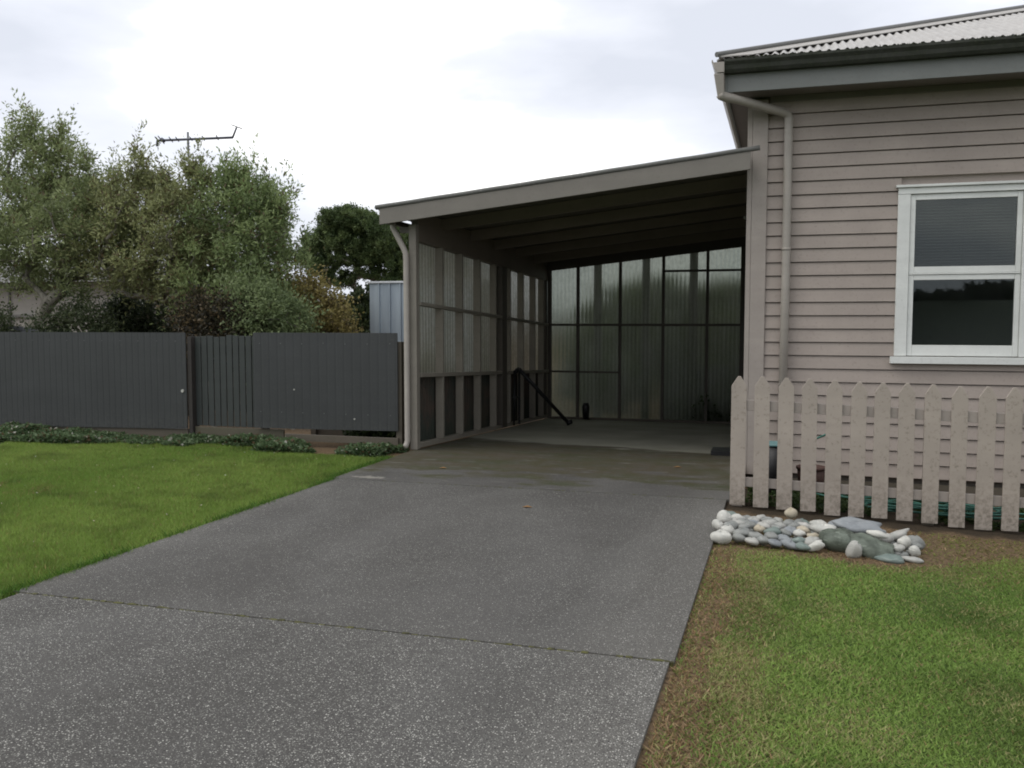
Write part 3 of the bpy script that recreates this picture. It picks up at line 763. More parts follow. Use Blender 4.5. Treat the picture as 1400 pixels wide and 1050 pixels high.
# ------------------------------------------------------------------ things behind the pickets
hose_m = M('green_hose'); hm = hose_m.pbr((.045, .15, .115), .5)
b = MB(); pts = []
for i in range(420):
    t = i / 420; a = t * 2 * math.pi * 8
    rx = .42 + .22 * math.sin(t * 17) ; ry = .20 + .06 * math.sin(t * 23)
    pts.append((1.32 + rx * math.cos(a) + .35 * math.sin(t * 7), 8.62 + ry * math.sin(a), gz(1.3, 8.6) + .02 + .10 * t + .03 * math.sin(a * .5)))
b.tube(pts, .010, 7)
pts = [(.42, 8.8, gz(.4, 8.8) + .02), (.48, 8.85, .2), (.50, 8.9, .42), (.42, 8.95, .56), (.3, 8.95, .5), (.24, 8.92, .3), (.3, 8.85, .0), (.6, 8.75, -.04), (.9, 8.7, -.04)]
sp = []
for i in range(len(pts) - 1):
    for j in range(6): sp.append(tuple(Vector(pts[i]).lerp(Vector(pts[i + 1]), j / 6)))
b.tube(sp, .010, 7)
tag(b.build('garden_hose', hm, None, loc=(1.3, 8.6, -.08)), 'coiled green garden hose lying behind the picket fence', 'hose')
bucket = empty('bucket', (-.04, 8.95, -.04), 'black bucket with pale teal rim behind the picket fence', 'bucket')
b = MB(); b.tube([(-.055, 8.98, -.04), (-.055, 8.98, .42)], [.10, .14], 18); b.build('body', black_mat, bucket)
b = MB(); b.tube([(-.055, 8.98, .425), (-.055, 8.98, .445)], [.148, .15], 18); b.build('rim', M('teal_plastic').pbr((.12, .24, .24), .4), bucket)
b = MB(); b.tube([(.27, 9.1, -.06), (.27, 9.1, .08), (.27, 9.1, .20)], [.09, .12, .13], 14); b.tube([(.27, 9.1, .19), (.27, 9.1, .215)], .14, 14)
tag(b.build('plant_pot', brown_mat, None, loc=(.27, 9.1, -.05)), 'reddish brown plant pot beside the black bucket behind the pickets', 'plant pot')

# ------------------------------------------------------------------ stones
stone_cols = {'grey': ((.17, .178, .17), (.26, .265, .245)), 'pale grey': ((.31, .315, .29), (.42, .41, .375)), 'white': ((.40, .40, .365), (.56, .55, .50)),
              'green-grey': ((.13, .17, .155), (.20, .235, .21)), 'blue-grey': ((.19, .205, .215), (.26, .275, .28)), 'tan': ((.34, .30, .22), (.42, .37, .28)), 'dark green': ((.05, .06, .045), (.15, .175, .14))}
smat = {}
for nme, (a, c) in stone_cols.items():
    m = M('stone_' + nme.replace(' ', '_').replace('-', '_')); p = m.coord()
    col = m.mix(m.range(m.noise(p, 9, 5, .65), .35, .65), a, c)
    vv = m.range(m.noise(m.mp(p, rot=(.4, .8, .3), scale=(1, 1, 5)), 12, 3), .60, .68, 0, .5)
    col = m.mix(vv, col, tuple(min(1, q * 1.5 + .04) for q in c))
    smat[nme] = m.pbr(col, .6, normal=m.bump(m.noise(p, 45, 4), .3, .006))
def stone(rx, ry, rz_, loc, mat, rot, squar=1.0, seed=0, seg=14, ring=9):
    r_ = random.Random(seed); V = []; F = []
    ph = [(r_.uniform(0, 6.28), r_.uniform(-.15, .15), r_.choice((1, 2, 3, 5))) for _ in range(4)]
    for j in range(ring + 1):
        th = math.pi * j / ring
        for i in range(seg):
            a = 2 * math.pi * i / seg
            x = math.sin(th) * math.cos(a); y = math.sin(th) * math.sin(a); z = math.cos(th)
            pw = squar
            x, y, z = [math.copysign(abs(q) ** pw, q) for q in (x, y, z)]
            k = 1 + sum(am * math.sin(f * a + p0 + z * 1.5) for p0, am, f in ph)
            V.append((x * rx * k, y * ry * k, z * rz_ * (1 + .16 * math.sin(a + ph[0][0]) + .10 * math.sin(3 * a + 2 * z + ph[1][0]))))
    for j in range(ring):
        for i in range(seg):
            i2 = (i + 1) % seg; F.append((j * seg + i, (j + 1) * seg + i, (j + 1) * seg + i2, j * seg + i2))
    me = bpy.data.meshes.new('river_stone'); me.from_pydata(V, [], F); me.polygons.foreach_set('use_smooth', [True] * len(F)); me.update()
    me.materials.append(mat)
    o = bpy.data.objects.new('river_stone', me); C.objects.link(o); o.location = loc; o.rotation_euler = rot
    return o
ORD = ['first', 'second', 'third', 'fourth', 'fifth', 'sixth', 'seventh', 'eighth', 'ninth', 'tenth', 'eleventh', 'twelfth', 'thirteenth', 'fourteenth', 'fifteenth', 'sixteenth', 'seventeenth', 'eighteenth', 'nineteenth', 'twentieth', 'twenty-first', 'twenty-second', 'twenty-third', 'twenty-fourth']
GRP = 'river stones piled at the foot of the picket fence'
def st_add(col, size, x, y, zc, rot, lab, sq=1.0, seed=0):
    o = stone(*size, (x, y, gz(x, y) + zc), smat[col], rot, sq, seed); tag(o, lab, 'stone', GRP); return o
# named large ones
st_add('white', (.075, .06, .052), -.42, 6.70, .05, (.0, .1, .2), 'large white boulder-like stone at the front left corner of the stone bed', .9, 1)
st_add('white', (.052, .05, .048), -.42, 7.22, .085, (.2, .2, .9), 'white knobbly stone at the back left corner beside the driveway', .75, 2)
st_add('white', (.045, .045, .035), -.455, 7.02, .07, (.3, .2, .9), 'small white knobbly stone on the driveway edge of the bed', .75, 22)
st_add('blue-grey', (.175, .10, .032), .56, 7.16, .145, (.25, .10, .06), 'long flat blue-grey slab lying highest in the stone bed', .85, 3)
st_add('dark green', (.125, .12, .08), .395, 6.93, .07, (.05, .15, -.25), 'big dark green wet stone left of the upright grey one', .8, 4)
st_add('dark green', (.175, .10, .06), .645, 6.86, .055, (.25, .22, -.30), 'big green slab stone right of the upright grey one', .75, 5)
st_add('pale grey', (.045, .035, .062), .505, 6.73, .05, (.15, .25, .1), 'upright rounded grey stone leaning on the green slabs', .85, 6)
st_add('green-grey', (.10, .07, .028), .74, 6.74, .02, (.0, .05, .1), 'flat green-grey stone low at the front of the green slabs', .85, 7)
st_add('white', (.042, .04, .042), .86, 7.0, .09, (0, 0, .3), 'round white stone near the right end of the bed', 1, 8)
st_add('white', (.05, .04, .035), .91, 6.90, .055, (0, .6, .6), 'white oval stone at the right end below the round one', 1, 9)
st_add('pale grey', (.095, .05, .024), .83, 7.22, .09, (0, -.40, .3), 'pale tilted slab stone pointing up at the right end', .85, 10)
st_add('grey', (.08, .06, .045), .95, 7.22, .05, (0, .3, .3), 'grey stone at the far right end of the stone bed', 1, 11)
st_add('white', (.075, .04, .024), .68, 6.97, .135, (0, .12, -.3), 'pale flat stone lying on the right green slab', 1, 12)
st_add('pale grey', (.075, .04, .02), .88, 6.78, .02, (0, .1, -.2), 'thin pale stone at the front right end of the bed', .9, 13)
st_add('tan', (.05, .045, .04), .075, 7.44, .13, (0, 0, .2), 'cream round stone standing out in the back row by the pickets', 1, 14)
st_add('white', (.09, .055, .045), .31, 7.10, .10, (0, 0, .1), 'speckled white oval stone left of the green slabs', .9, 15)
st_add('white', (.065, .035, .032), .245, 6.76, .05, (0, -.4, .3), 'bright white tilted stone at the front left of the green slabs', .9, 16)
rows_ = [('front', 6.74, 6, -.29, .15), ('second', 6.87, 7, -.37, .22), ('third', 7.00, 7, -.36, .24), ('fourth', 7.13, 6, -.33, .17), ('fifth', 7.26, 9, -.37, .36), ('sixth', 7.39, 10, -.32, .72), ('back', 7.52, 10, -.38, .62)]
sd = 100
for rn, yy, n_, xa, xb in rows_:
    xs_ = [xa + (xb - xa) * i / (n_ - 1) for i in range(n_)]
    for i, x in enumerate(xs_):
        r_ = random.Random(sd); sd += 1
        if rn == 'sixth' and abs(x - .075) < .05: x += .05
        col = r_.choices(['grey', 'pale grey', 'white', 'green-grey', 'tan', 'blue-grey'], [32, 30, 12, 14, 5, 7])[0]
        s_ = r_.uniform(.040, .057)
        size = (s_ * r_.uniform(.95, 1.3), s_ * r_.uniform(.8, 1.05), s_ * r_.uniform(.5, .72))
        hump = .03 + .035 * math.sin(math.pi * min(1, max(0, (yy - 6.6) / 1.0)))
        st_add(col, size, x + r_.uniform(-.01, .01), yy + r_.uniform(-.03, .03), hump + r_.uniform(-.008, .012), (r_.uniform(-.25, .25), r_.uniform(-.3, .3), r_.uniform(-.6, .6)),
               f'{col} rounded stone, {ORD[i]} from the left in the {rn} row of the stone bed', r_.choice([.85, .95, 1]), sd)
for i, (x, y, h_) in enumerate(((.68, 7.32, .07), (.74, 7.10, .08), (.86, 7.36, .05), (.94, 7.06, .05), (.80, 6.90, .06))):
    st_add(['grey', 'pale grey', 'green-grey', 'grey', 'pale grey'][i], (.06, .05, .035), x, y, h_, (0, .2, i * .5),
           ['small grey stone behind the green slabs near the right end', 'small pale stone between the green slab and the round white one', 'small green-grey stone beside the tilted slab', 'small grey stone right of the round white one', 'small pale stone in front of the round white one'][i], 1, 300 + i)
# small pebbles and grit filling the bed
b = MB(); r_ = random.Random(77)
for _ in range(420):
    x = r_.uniform(-.46, .92); y = r_.uniform(6.84, 7.58); q = r_.uniform(.012, .028); z = gz(x, y) + .03 * math.sin(math.pi * (y - 6.6))
    b.tube([(x - q, y, z), (x - q * .5, y, z + q * .2), (x + q * .5, y, z + q * .2), (x + q, y, z)], [q * .3, q * .75, q * .75, q * .3], 7)
tag(b.build('pebbles', smat['grey']), 'small grey pebbles filling the gaps between the river stones', 'pebbles', kind='stuff')

# ------------------------------------------------------------------ left dark fence
fy = 10.5
df = empty('dark_fence', (-7.6, fy, 0), 'dark charcoal sheet and paling fence between the lawn and the garden', 'fence')
def ribbed(x0, x1, y, z0a, z0b, z1, pitch=.10, amp=.006):
    V = []; F = []; i = 0; x = x0
    while x < x1 + .001:
        t = ((x - x0) / pitch) % 1
        off = -amp if .08 < t < .92 else 0
        zb = z0a + (z0b - z0a) * (x - x0) / (x1 - x0)
        V += [(x, y + off, zb), (x, y + off, z1), (x, y + .012, zb), (x, y + .012, z1)]
        if i:
            a = 4 * i - 4; c = 4 * i
            F += [(a, c, c + 1, a + 1), (a + 2, a + 3, c + 3, c + 2), (a + 1, c + 1, c + 3, a + 3), (a, a + 2, c + 2, c)]
        x += pitch * .08 if (t < .08 or t > .9) else pitch * .14; i += 1
    return MB().add(V, F)
ribbed(-13.0, -7.73, fy - .03, .05, .15, 1.455, .10, .004).build('panel', fence_mat, df)
ribbed(-6.70, -4.63, fy - .03, .20, .225, 1.46, .12, .004).build('panel', fence_mat, df)
b = MB(); x = -7.66
r_ = random.Random(3)
while x < -6.72:
    zt = 1.41 + r_.uniform(-.015, .012); b.prism([(x, .19), (x + .083, .19), (x + .083, zt), (x, zt)], 'y', fy + .06, fy + .08 + r_.uniform(-.004, .004)); x += .098
b.build('palings', slat_mat, df, .002)
for z0 in (.40, 1.2):
    b = MB(); b.box(-7.70, -6.68, fy + .082, fy + .13, z0, z0 + .09); b.build('rail', dark_wood, df)
for z0 in (.32, 1.22):
    b = MB(); b.box(-13, -7.74, fy - .016, fy + .04, z0, z0 + .09); b.build('rail', bare_wood, df)
    b = MB(); b.box(-6.69, -4.66, fy - .016, fy + .04, z0, z0 + .09); b.build('rail', bare_wood, df)
b = MB(); b.box(-7.725, -7.665, fy - .02, fy + .13, -.05, 1.40); b.build('post', paint('fence_post', (.035, .03, .027), seed=61), df, .003)
for x in (-12.6, -11.0, -9.4, -6.66):
    b = MB(); b.box(x, x + .09, fy + .042, fy + .13, -.1, 1.38); b.build('post', bare_wood, df, .003)
b = MB(); b.box(-4.68, -4.60, fy + .0, fy + .09, -.05, 1.35); b.build('post', bare_wood, df, .003)
b = MB(); b.box(-6.25, -4.64, fy - .035, fy + .0, .045, .135); b.build('kick_board', bare_wood, df, .003)
b = MB(); b.box(-7.66, -6.3, fy + .02, fy + .05, .0, .18); b.build('kick_board', paint('kick_board_paint', (.10, .09, .062), amt=.5, seed=66), df, .003)
b = MB(); b.box(-13, -7.75, fy - .01, fy + .025, -.05, .14); b.build('kick_board', bare_wood, df, .003)
b = MB(); b.box(-4.62, -4.60, fy + .12, fy + .16, .1, 1.12); b.build('latch_post', dark_wood, df)
# fixing screws: little pale heads
scr = M('screw_head'); scm = scr.pbr((.16, .17, .16), .5)
b = MB(); r_ = random.Random(9)
for x in np.arange(-10.9, -7.75, .30): b.tube([(x, fy - .032, 1.34), (x, fy - .040, 1.34)], .006, 6)
for x in np.arange(-6.6, -4.65, .31):
    b.tube([(x, fy - .032, 1.32 + r_.uniform(-.01, .01)), (x, fy - .040, 1.32)], .006, 6); b.tube([(x, fy - .032, .42), (x, fy - .040, .42)], .006, 6)
b.build('screws', scm, df)
pl = M('pale_spot'); plm = pl.pbr((.42, .42, .38), .6)
b = MB(); b.tube([(-7.80, fy - .032, .665), (-7.80, fy - .050, .665)], .022, 10); b.tube([(-6.10, fy - .032, .72), (-6.10, fy - .042, .72)], .011, 8); b.tube([(-5.24, fy - .032, .36), (-5.24, fy - .042, .36)], .011, 8)
b.build('latch_knob', plm, df)
# rear boundary fence far left
b = MB(); x = -20.0; r_ = random.Random(5)
while x < -12.6:
    zt = 1.62 - .16 * max(0, (x + 14.8)) * .6; b.box(x, x + .14, 13.6, 13.62, -.2, zt + r_.uniform(-.01, .01)); x += .148
tag(b.build('boundary_fence', paint('grey_palings', (.125, .135, .15), amt=.4, seed=71), None, loc=(-16, 13.6, -.2)), 'grey paling fence rising behind the far left end of the dark fence', 'fence')
b = MB(); x = -12.6
while x < -10.2: b.box(x, x + .09, 15.9, 15.92, -.2, 1.52); x += .10
tag(b.build('boundary_fence', bare_wood, None, loc=(-11.4, 15.9, -.2)), 'low weathered wooden fence behind the olive tree trunks', 'fence')

# shed
shed = empty('garden_shed', (-6.0, 15.4, -.2), 'galvanised steel garden shed behind the dark fence beside the carport', 'shed')
gv = M('galvanised_steel'); p = gv.coord(); gcv = gv.mix(gv.range(gv.noise(gv.mp(p, scale=(1, 1, .12)), 6, 4), .3, .7), (.30, .35, .40), (.44, .50, .55))
gvm = gv.pbr(gcv, .42, metal=.35)
def shed_wall(x0, x1, y, z0, z1):
    V = []; F = []; i = 0
    prof = []; x = x0
    while x < x1:
        prof += [(x, 0), (min(x + .17, x1), 0), (min(x + .178, x1), -.03), (min(x + .20, x1), -.03), (min(x + .208, x1), 0)]; x += .208
    for i, (px, po) in enumerate(prof):
        V += [(px, y + po, z0), (px, y + po, z1)]
        if i: F.append((2 * i - 2, 2 * i, 2 * i + 1, 2 * i - 1))
    return MB().add(V, F)
shed_wall(-7.18, -5.35, 15, -.2, 2.29).build('wall', gvm, shed)
b = MB(); b.box(-7.17, -7.15, 15.01, 16.6, -.2, 2.28); b.box(-5.36, -5.34, 15.01, 16.6, -.2, 2.28); b.box(-7.15, -5.36, 16.58, 16.6, -.2, 2.28); b.build('side_wall', gvm, shed)
b = MB(); b.box(-7.22, -5.31, 14.955, 16.65, 2.29, 2.325); b.build('roof', M('shed_roof').pbr((.62, .64, .66), .4), shed, .004)
b = MB(); b.box(-6.62, -6.40, 14.90, 14.97, .92, .97); b.build('door_rail', white_paint, shed, .003)
b = MB(); b.box(-6.7, -4.8, 12.0, 12.06, -.1, .72); b.box(-6.7, -6.62, 11.95, 12.1, -.1, .8)
tag(b.build('garden_edging', dark_wood, None, loc=(-5.7, 12, -.1)), 'dark low timber screen glimpsed between the dark fence and the carport post', 'screen')

# neighbour house far left
nh = empty('neighbour_house', (-22, 24, -.3), 'pale rendered neighbouring house with low grey roof behind the trees', 'house')
b = MB(); b.box(-30, -16.4, 22, 26, -.4, 2.75); b.build('wall', paint('render', (.30, .28, .25), amt=.15, seed=81), nh)
b = MB(); b.box(-22.45, -22.40, 21.94, 21.999, -.4, 2.7); b.box(-30.2, -21.4, 21.90, 21.999, 1.72, 1.82); b.build('trim', paint('render_trim', (.16, .15, .14), seed=83), nh)
b = MB(); b.add([(-30.6, 21.4, 2.75), (-15.9, 21.4, 2.75), (-15.9, 26.6, 2.75), (-30.6, 26.6, 2.75), (-28, 24, 3.5), (-18.5, 24, 3.5)], [(0, 1, 5, 4), (1, 2, 5), (2, 3, 4, 5), (3, 0, 4), (3, 2, 1, 0)])
b.build('roof', paint('grey_tiles', (.14, .135, .13), amt=.4, seed=84), nh)
b = MB(); b.box(-18.6, -17.4, 21.95, 21.999, 1.1, 2.2); b.build('window', white_paint, nh)
# antenna on a mast
an = empty('tv_antenna', (-16.17, 22.2, 2.4), 'long television antenna on a thin mast above the olive trees', 'antenna')
am = M('aluminium_tube'); amm = am.pbr((.09, .095, .12), .5, metal=.3)
b = MB(); b.tube([(-16.17, 22.2, 2.5), (-16.17, 22.2, 6.92)], .03, 8); b.build('mast', M('mast_steel').pbr((.12, .125, .14), .5), an)
b = MB(); b.tube([(-17.12, 22.1, 6.72), (-14.66, 22.1, 6.665)], .034, 8); b.tube([(-14.66, 22.1, 6.665), (-14.53, 22.1, 6.93)], .026, 8)
b.tube([(-16.98, 22.1, 6.75), (-16.88, 22.1, 6.69)], .055, 8); b.tube([(-17.12, 22.1, 6.70), (-17.13, 22.1, 6.56)], .03, 6)
b.build('boom', amm, an)
for i, (x, l) in enumerate(((-17.10, .52), (-16.98, .62), (-16.66, .40), (-16.45, .36), (-16.0, .30), (-15.6, .36), (-15.15, .36), (-14.53, .75))):
    z = 6.71 - (x + 17.12) * .022 if x < -14.6 else 6.93
    b = MB(); d = Vector((.62, -.78, -.10)) if x > -14.6 else Vector((.5, -.86, -.02))
    c_ = Vector((x, 22.1, z + .02))
    if x > -14.6: d = Vector((.45, -.3, -.17)).normalized(); l = .36
    b.tube([c_ - d * l, c_ + d * l], .015, 5); b.build('element', amm, an)

# ------------------------------------------------------------------ trees
bark = M('bark'); p = bark.coord(); bk = bark.mix(bark.range(bark.noise(bark.mp(p, scale=(1, 1, .3)), 18, 5, .7), .3, .7), (.11, .10, .08), (.30, .28, .23))
bark_m = bark.pbr(bk, .9, normal=bark.bump(bark.noise(p, 40, 4), .5, .01))
def quads(P, D, S, L, W):
    """leaf rhombs from base P along D with side S"""
    v = np.stack([P, P + D * (L * .45) + S * W, P + D * L, P + D * (L * .45) - S * W], 1)
    return v.reshape(-1, 3)
def tree(name, base, height_fork, blobs, ncl, nleaf, L, W, cA, cB, label, cat, group=None, stems=1, trunk_r=.09, up=.35, twig=.35, seed=0, dead=.0, spikes=0, bark_mat=None, drop=.12, sprd=.16):
    rg = np.random.default_rng(seed); rr = random.Random(seed)
    root = empty(name, base, label, cat, group)
    base = Vector(base)
    # branch nodes
    nodes = []; par = []
    def addn(p, pr): nodes.append(Vector(p)); par.append(pr); return len(nodes) - 1
    for s_ in range(stems):
        a = addn(base + Vector((rr.uniform(-.08, .08) * stems, rr.uniform(-.08, .08) * stems, -.15)), -1)
        ang = 6.283 * s_ / max(1, stems) + rr.uniform(-.5, .5); sp = (0.5 if stems > 1 else .06)
        prev = a
        for k in range(1, 6):
            t = k / 5
            prev = addn(base + Vector((math.cos(ang) * sp * t * height_fork + rr.uniform(-.05, .05), math.sin(ang) * sp * .6 * t * height_fork + rr.uniform(-.05, .05), height_fork * t)), prev)
    # cluster centres
    Vv = [b_[3] * b_[4] * b_[5] for b_ in blobs]; tot = sum(Vv)
    cl = []
    for b_, vv in zip(blobs, Vv):
        k = max(8, int(ncl * vv / tot))
        for _ in range(k):
            while True:
                q = rg.uniform(-1, 1, 3)
                d2 = (q * q).sum()
                if d2 < 1 and rg.random() < .30 + .7 * d2: break
            cl.append(Vector((b_[0] + q[0] * b_[3], b_[1] + q[1] * b_[4], b_[2] + q[2] * b_[5])))
    org = base + Vector((0, 0, height_fork))
    cl.sort(key=lambda c: (c - org).length)
    twigs = []; NA = np.zeros((len(cl) * 4 + 100, 3)); cnt = len(nodes)
    for i, nd in enumerate(nodes): NA[i] = nd
    for c_ in cl:
        d = NA[:cnt] - np.array(c_); pen = np.linalg.norm(d, axis=1) + .25 * np.clip(d[:, 2], 0, 9)
        j = int(np.argmin(pen)); p0 = Vector(NA[j]); prev = j
        seglen = (c_ - p0).length; ns = 3 if seglen > .5 else 2
        for k in range(1, ns + 1):
            t = k / ns; q = p0.lerp(c_, t) + Vector((rr.uniform(-1, 1), rr.uniform(-1, 1), rr.uniform(-.2, 1.0))) * .06 * seglen * (1 if k < ns else 0)
            prev = addn(q, prev); NA[cnt] = q; cnt += 1
        twigs.append(c_)
    # radii from descendants
    wgt = [1.0] * len(nodes)
    for i in range(len(nodes) - 1, -1, -1):
        if par[i] >= 0: wgt[par[i]] += wgt[i]
    mxw = max(wgt)
    rad = lambda i: max(.005, trunk_r * (wgt[i] / mxw) ** .5)
    tb = MB()
    for i, p_ in enumerate(par):
        if p_ >= 0 and wgt[i] > 0:
            tb.tube([nodes[p_], nodes[i]], [rad(p_) if rad(p_) < 2.2 * rad(i) else rad(i) * 1.4, rad(i)], 6 if rad(i) > .02 else 4, cap=False)
    tb.build('trunk', bark_mat or bark_m, root)
    # leaves: several twigs per cluster, leaves along each twig
    T = np.array([[c_.x, c_.y, c_.z] for c_ in twigs]); nT = len(T)
    ntw = 7; per = max(3, nleaf // (nT * ntw))
    TB = np.repeat(T, ntw, 0); dirs = rg.standard_normal((len(TB), 3)); dirs[:, 2] += up * 2.2; dirs /= np.linalg.norm(dirs, axis=1)[:, None]
    TL = twig * (.5 + rg.random(len(TB)))
    ctint = np.repeat(rg.random(nT), ntw)
    if spikes:
        hi = np.argsort(-T[:, 2] + .3 * rg.random(nT))[:spikes]
        S_ = T[hi]; TB = np.concatenate([TB, S_, S_]); dd = rg.standard_normal((2 * len(S_), 3)) * .16; dd[:, 2] = 1; dd /= np.linalg.norm(dd, axis=1)[:, None]
        dirs = np.concatenate([dirs, dd]); TL = np.concatenate([TL, .35 + .55 * rg.random(2 * len(S_))]); ctint = np.concatenate([ctint, rg.random(2 * len(S_))])
    n = len(TB) * per
    idx = np.repeat(np.arange(len(TB)), per); t = rg.random(n)
    P = TB[idx] + dirs[idx] * (TL[idx] * t)[:, None] + rg.standard_normal((n, 3)) * (.02 + sprd * .3)* (1 - .6 * (idx >= nT * ntw))[:, None]
    P[:, 2] -= drop * t * t * TL[idx] * 1.5
    D = dirs[idx] * .8 + rg.standard_normal((n, 3)) * .7; D /= np.linalg.norm(D, axis=1)[:, None]
    S = np.cross(D, rg.standard_normal((n, 3))); S /= np.linalg.norm(S, axis=1)[:, None]
    lw = (.6 + .8 * rg.random(n))[:, None]
    v = quads(P, D, S, L * lw, W * lw)
    k = np.clip(ctint[idx] * .8 + .2 * rg.random(n), 0, 1)
    cols = A(cA)[None] + (A(cB) - A(cA))[None] * k[:, None]
    if dead > 0:
        dd = (rg.random(n) < dead) ; cols[dd] = A([.13, .10, .055])
    cols = cols * (.75 + .5 * rg.random((n, 1)))
    cc = np.repeat(np.concatenate([cols, np.ones((n, 1))], 1), 4, 0)
    np_mesh('crown', v - np.array(base), 4, leaf_mat, parent=root, cols=cc)
    return root
OG = 'olive-like trees behind the dark fence'
oA, oB = (.135, .17, .07), (.34, .39, .185)
tree('olive_tree', (-13.1, 14.1, -.2), 1.6, [(-13.9, 14.2, 3.3, 1.9, 1.3, 1.1), (-12.6, 14.0, 3.1, 1.4, 1.2, 1.1), (-13.7, 14.1, 4.45, .8, .7, .65), (-14.9, 14.0, 3.9, .8, .8, .7), (-12.6, 14.0, 3.75, .7, .7, .55), (-11.95, 14.0, 4.1, .2, .2, .45), (-14.3, 14.0, 4.75, .5, .5, .45), (-13.0, 14.0, 4.45, .4, .4, .5), (-13.55, 14.0, 5.05, .35, .3, .4), (-12.95, 14.0, 4.7, .15, .15, .45), (-12.45, 14.0, 4.2, .12, .15, .4)], 330, 60000, .08, .0125, oA, oB,
     'tall grey-green tree at the far left with pale forked trunk and spiky top', 'tree', OG, stems=3, trunk_r=.12, up=.5, seed=1, spikes=30, dead=.06, twig=.3)
tree('olive_tree', (-10.9, 14.0, -.2), 1.5, [(-11.0, 14.0, 3.0, 1.3, 1.1, 1.05), (-11.5, 14.1, 3.75, .6, .6, .55), (-10.2, 14.0, 3.2, .9, .8, .8), (-10.2, 13.9, 2.5, .9, .8, .8), (-10.05, 13.9, 3.95, .14, .2, .4), (-9.8, 13.9, 3.8, .14, .2, .35), (-11.25, 14.0, 4.3, .16, .2, .45), (-10.75, 14.0, 3.9, .14, .2, .35)], 250, 46000, .078, .0125, (.15, .165, .07), (.35, .375, .175),
     'grey-green tree below the television antenna with tangled twigs and open base', 'tree', OG, stems=3, trunk_r=.10, up=.5, seed=2, spikes=26, dead=.12, twig=.3)
tree('olive_tree', (-9.0, 13.9, -.2), 1.3, [(-9.1, 13.9, 2.8, 1.15, 1.0, 1.15), (-9.2, 14.0, 3.5, .75, .8, .5), (-8.75, 13.8, 2.8, .5, .7, .8), (-8.8, 13.9, 2.0, .7, .8, .7), (-9.5, 13.9, 2.1, .9, .8, .7), (-9.35, 13.9, 4.0, .12, .15, .4), (-9.05, 13.9, 3.9, .12, .15, .35), (-8.6, 13.9, 3.65, .12, .15, .35), (-8.2, 13.9, 3.4, .14, .15, .35)], 250, 46000, .078, .0125, (.12, .17, .065), (.32, .39, .17),
     'bushy grey-green tree beside the dark umbrella-shaped tree, with upright shoots', 'tree', OG, stems=3, trunk_r=.09, up=.5, seed=3, spikes=34, dead=.07, twig=.3)
# low dark shrubs
tree('dark_shrub', (-11.6, 15.2, -.2), .5, [(-11.9, 15.2, 1.55, .85, .5, .75), (-12.7, 15.2, 1.4, .7, .5, .6)], 120, 16000, .07, .018, (.03, .045, .022), (.08, .10, .05), 'very dark shrub behind the fence right of the pale tree trunks', 'shrub', 'shrubs behind the dark fence', stems=3, trunk_r=.04, seed=5)
tree('dark_shrub', (-8.9, 12.8, -.2), .5, [(-8.9, 12.8, 1.5, .65, .5, .5), (-8.4, 12.8, 1.4, .5, .4, .45)], 110, 14000, .06, .016, (.022, .02, .014), (.055, .05, .03), 'dark reddish shrub above the slatted part of the fence', 'shrub', 'shrubs behind the dark fence', stems=3, trunk_r=.04, seed=6, dead=.3)
tree('green_shrub', (-7.6, 12.9, -.2), .5, [(-7.95, 12.9, 1.45, .6, .5, .65), (-8.4, 13.1, 1.8, .5, .5, .6)], 120, 18000, .06, .016, (.10, .14, .06), (.26, .32, .15), 'mid green shrub behind the right dark panel beside the yellow one', 'shrub', 'shrubs behind the dark fence', stems=3, trunk_r=.04, seed=7)
tree('yellow_shrub', (-7.25, 14.2, -.2), .5, [(-7.75, 14.3, 1.5, .38, .4, .65), (-8.15, 14.2, 1.9, .32, .4, .45), (-7.45, 14.3, 1.3, .18, .3, .4)], 120, 16000, .055, .018, (.17, .16, .055), (.38, .31, .12), 'autumn yellow and orange shrub beside the steel shed', 'shrub', 'shrubs behind the dark fence', stems=3, trunk_r=.04, seed=8, dead=.15)
# low hedge mass at far left base
tree('green_shrub', (-14.2, 13.2, -.2), .5, [(-14.2, 13.2, 1.35, .9, .5, .40), (-12.2, 13.4, 1.4, .8, .5, .45)], 120, 12000, .06, .016, (.03, .05, .02), (.10, .12, .06), 'low green shrub in front of the grey boundary fence', 'shrub', 'shrubs behind the dark fence', stems=3, trunk_r=.03, seed=9)
# shrubs outside the left carport wall and behind the back wall
for i, (x, y, h, r, lab) in enumerate(((-5.3, 11.5, .62, .34, 'dark shrub outside the carport wall, nearest to the post'), (-5.4, 13.0, .6, .4, 'dark shrub outside the middle of the left carport wall'),
                                 (-3.9, 19.3, .5, .9, 'green shrub seen blurred behind the left of the back carport wall'), (-1.35, 17.65, .15, .42, 'dark shrub seen blurred behind the right of the back carport wall'))):
    big = y > 19
    tree('garden_shrub', (x, y, -.3), .2, [(x, y, h - .25, r, (.3 if y > 15 and not big else r * (1.6 if not big else .6)), h * (.9 if not big else 1.0)), (x + (.35 if y > 15 else 0), y, h - .35, r * .9, .28, h * .8)], 70, 9000, .07, .025, (.02, .04, .015), (.07, .10, .035), lab, 'shrub', 'shrubs outside the carport walls', stems=3, trunk_r=.03, seed=20 + i)
# low dark blue vehicle-high cover behind the back wall -> a garden bench-high wall of boards
b = MB(); b.box(-2.35, -.2, 18.0, 18.12, -.4, .72)
for i in range(7): b.box(-2.35 + i * .3, -2.07 + i * .3, 17.97, 17.998, -.38, .70)
tag(b.build('low_board_fence', paint('blue_grey_board', (.05, .06, .085), amt=.3, seed=91), None, loc=(-1.3, 18.05, -.4)), 'low blue-grey fence blurred behind the back carport wall', 'fence')

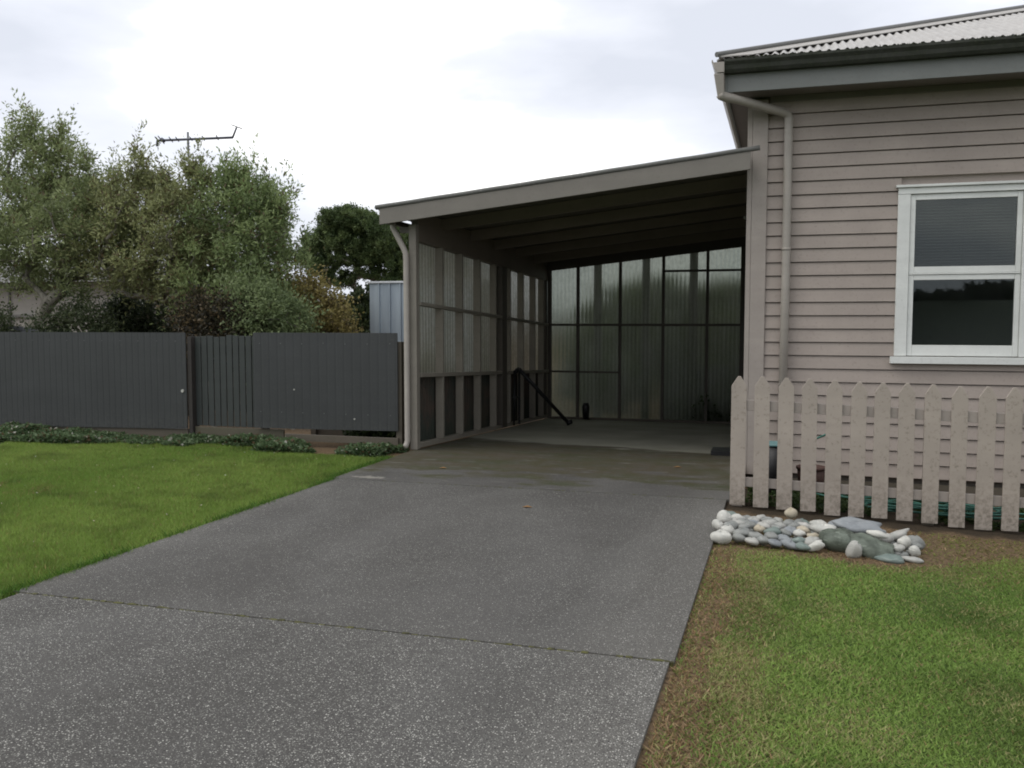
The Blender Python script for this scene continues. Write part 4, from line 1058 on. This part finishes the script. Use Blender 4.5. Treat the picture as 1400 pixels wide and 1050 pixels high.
# big umbrella-shaped tree far away
cr = [(-22.7, 45, 7.0, 1.7, 1.9, .75), (-23.6, 45, 6.6, 1.0, 1.2, .6), (-21.0, 45, 6.55, 1.3, 1.6, .6), (-24.6, 45.3, 5.9, .95, 1.3, .6), (-22.4, 44.8, 5.75, 1.5, 1.5, .55), (-20.2, 45, 5.6, 1.25, 1.6, .65), (-21.2, 44.6, 4.95, .8, 1.2, .4), (-19.2, 45, 4.6, 1.1, 1.4, .75), (-24.3, 45, 4.6, .8, 1.2, .55), (-18.0, 45, 3.9, 1.1, 1.2, .7), (-19.6, 44.6, 3.3, 1.2, 1.2, .6), (-25.0, 45, 5.2, 1.0, 1.2, .6), (-23.0, 44.5, 6.0, 1.0, 1.0, .5), (-20.2, 44.6, 6.1, 1.1, 1.2, .5), (-22.6, 45, 5.0, 1.3, 1.2, .45), (-21.2, 45, 5.5, 1.2, 1.2, .5), (-21.6, 45.2, 4.25, 1.0, 1.0, .35), (-20.2, 45, 4.9, 1.0, 1.2, .45), (-23.3, 45, 3.9, 1.0, 1.0, .45), (-20.4, 45, 3.9, .8, 1.0, .35)]
tree('macrocarpa_tree', (-22.3, 45, -.4), 2.8, cr, 1500, 260000, .085, .030, (.04, .07, .025), (.15, .20, .075), 'large dark green spreading tree with bare limbs far behind the shed', 'tree', stems=6, trunk_r=.14, up=.35, twig=.20, seed=31, drop=0, sprd=.18)
tree('dark_conifer', (-22.2, 42, -.4), .8, [(-20.3, 42, 2.3, .9, 1, 1.1), (-21.2, 42, 1.9, 1.3, 1, 1.0)], 90, 12000, .15, .05, (.02, .035, .015), (.06, .08, .03), 'small dark bushy tree under the limbs of the spreading tree', 'tree', stems=1, trunk_r=.1, seed=32)
# distant treeline
n = 24000; X = -120 + 240 * RNG.random(n); hh = 1.2 + 2.2 * fbm(N1, X, X * 0, .12); Z = -.4 + (hh + .4) * RNG.random(n) ** .7
v, cc = clump_leaves(X, 105 + 3 * RNG.random(n), Z, .8, lerp(A([.02, .035, .015]), A([.06, .08, .04]), RNG.random(n)))
tag(np_mesh('distant_trees', v, 4, leaf_mat, cols=cc), 'distant dark belt of trees along the horizon', 'trees', kind='stuff')

for i, (x, lab) in enumerate(((-3.6, 'tall green tree blurred behind the left half of the back carport wall'), (-1.2, 'tall green tree blurred behind the right half of the back carport wall'))):
    tree('garden_tree', (x, 22.5, -.4), .6, [(x, 22.5, 1.1, 1.4, .9, 1.5), (x - .6, 22.5, .9, 1.2, .8, 1.2), (x + .3 - .6 * i, 22.4, 1.7 - .5 * i, .9, .7, 1.1)], 160, 26000, .11, .04, (.05, .08, .03), (.22, .27, .10), lab, 'tree', 'trees behind the carport', stems=2, trunk_r=.07, seed=60 + i)
n = 60000; X = -60 + 120 * RNG.random(n); hh = 2.2 + 2.0 * fbm(N2, X, X * 0, .15); Z = (hh) * RNG.random(n) ** .8 - .1  # tree belt added out of view, its height set for the window reflection
v, cc = clump_leaves(X, -26 - 3 * RNG.random(n), Z, .6, lerp(A([.05, .06, .035]), A([.09, .10, .06]), RNG.random(n)))
tag(np_mesh('reflection_trees', v, 4, leaf_mat, cols=cc), 'unseen belt of trees added behind the camera to darken the window reflection', 'trees', kind='stuff')
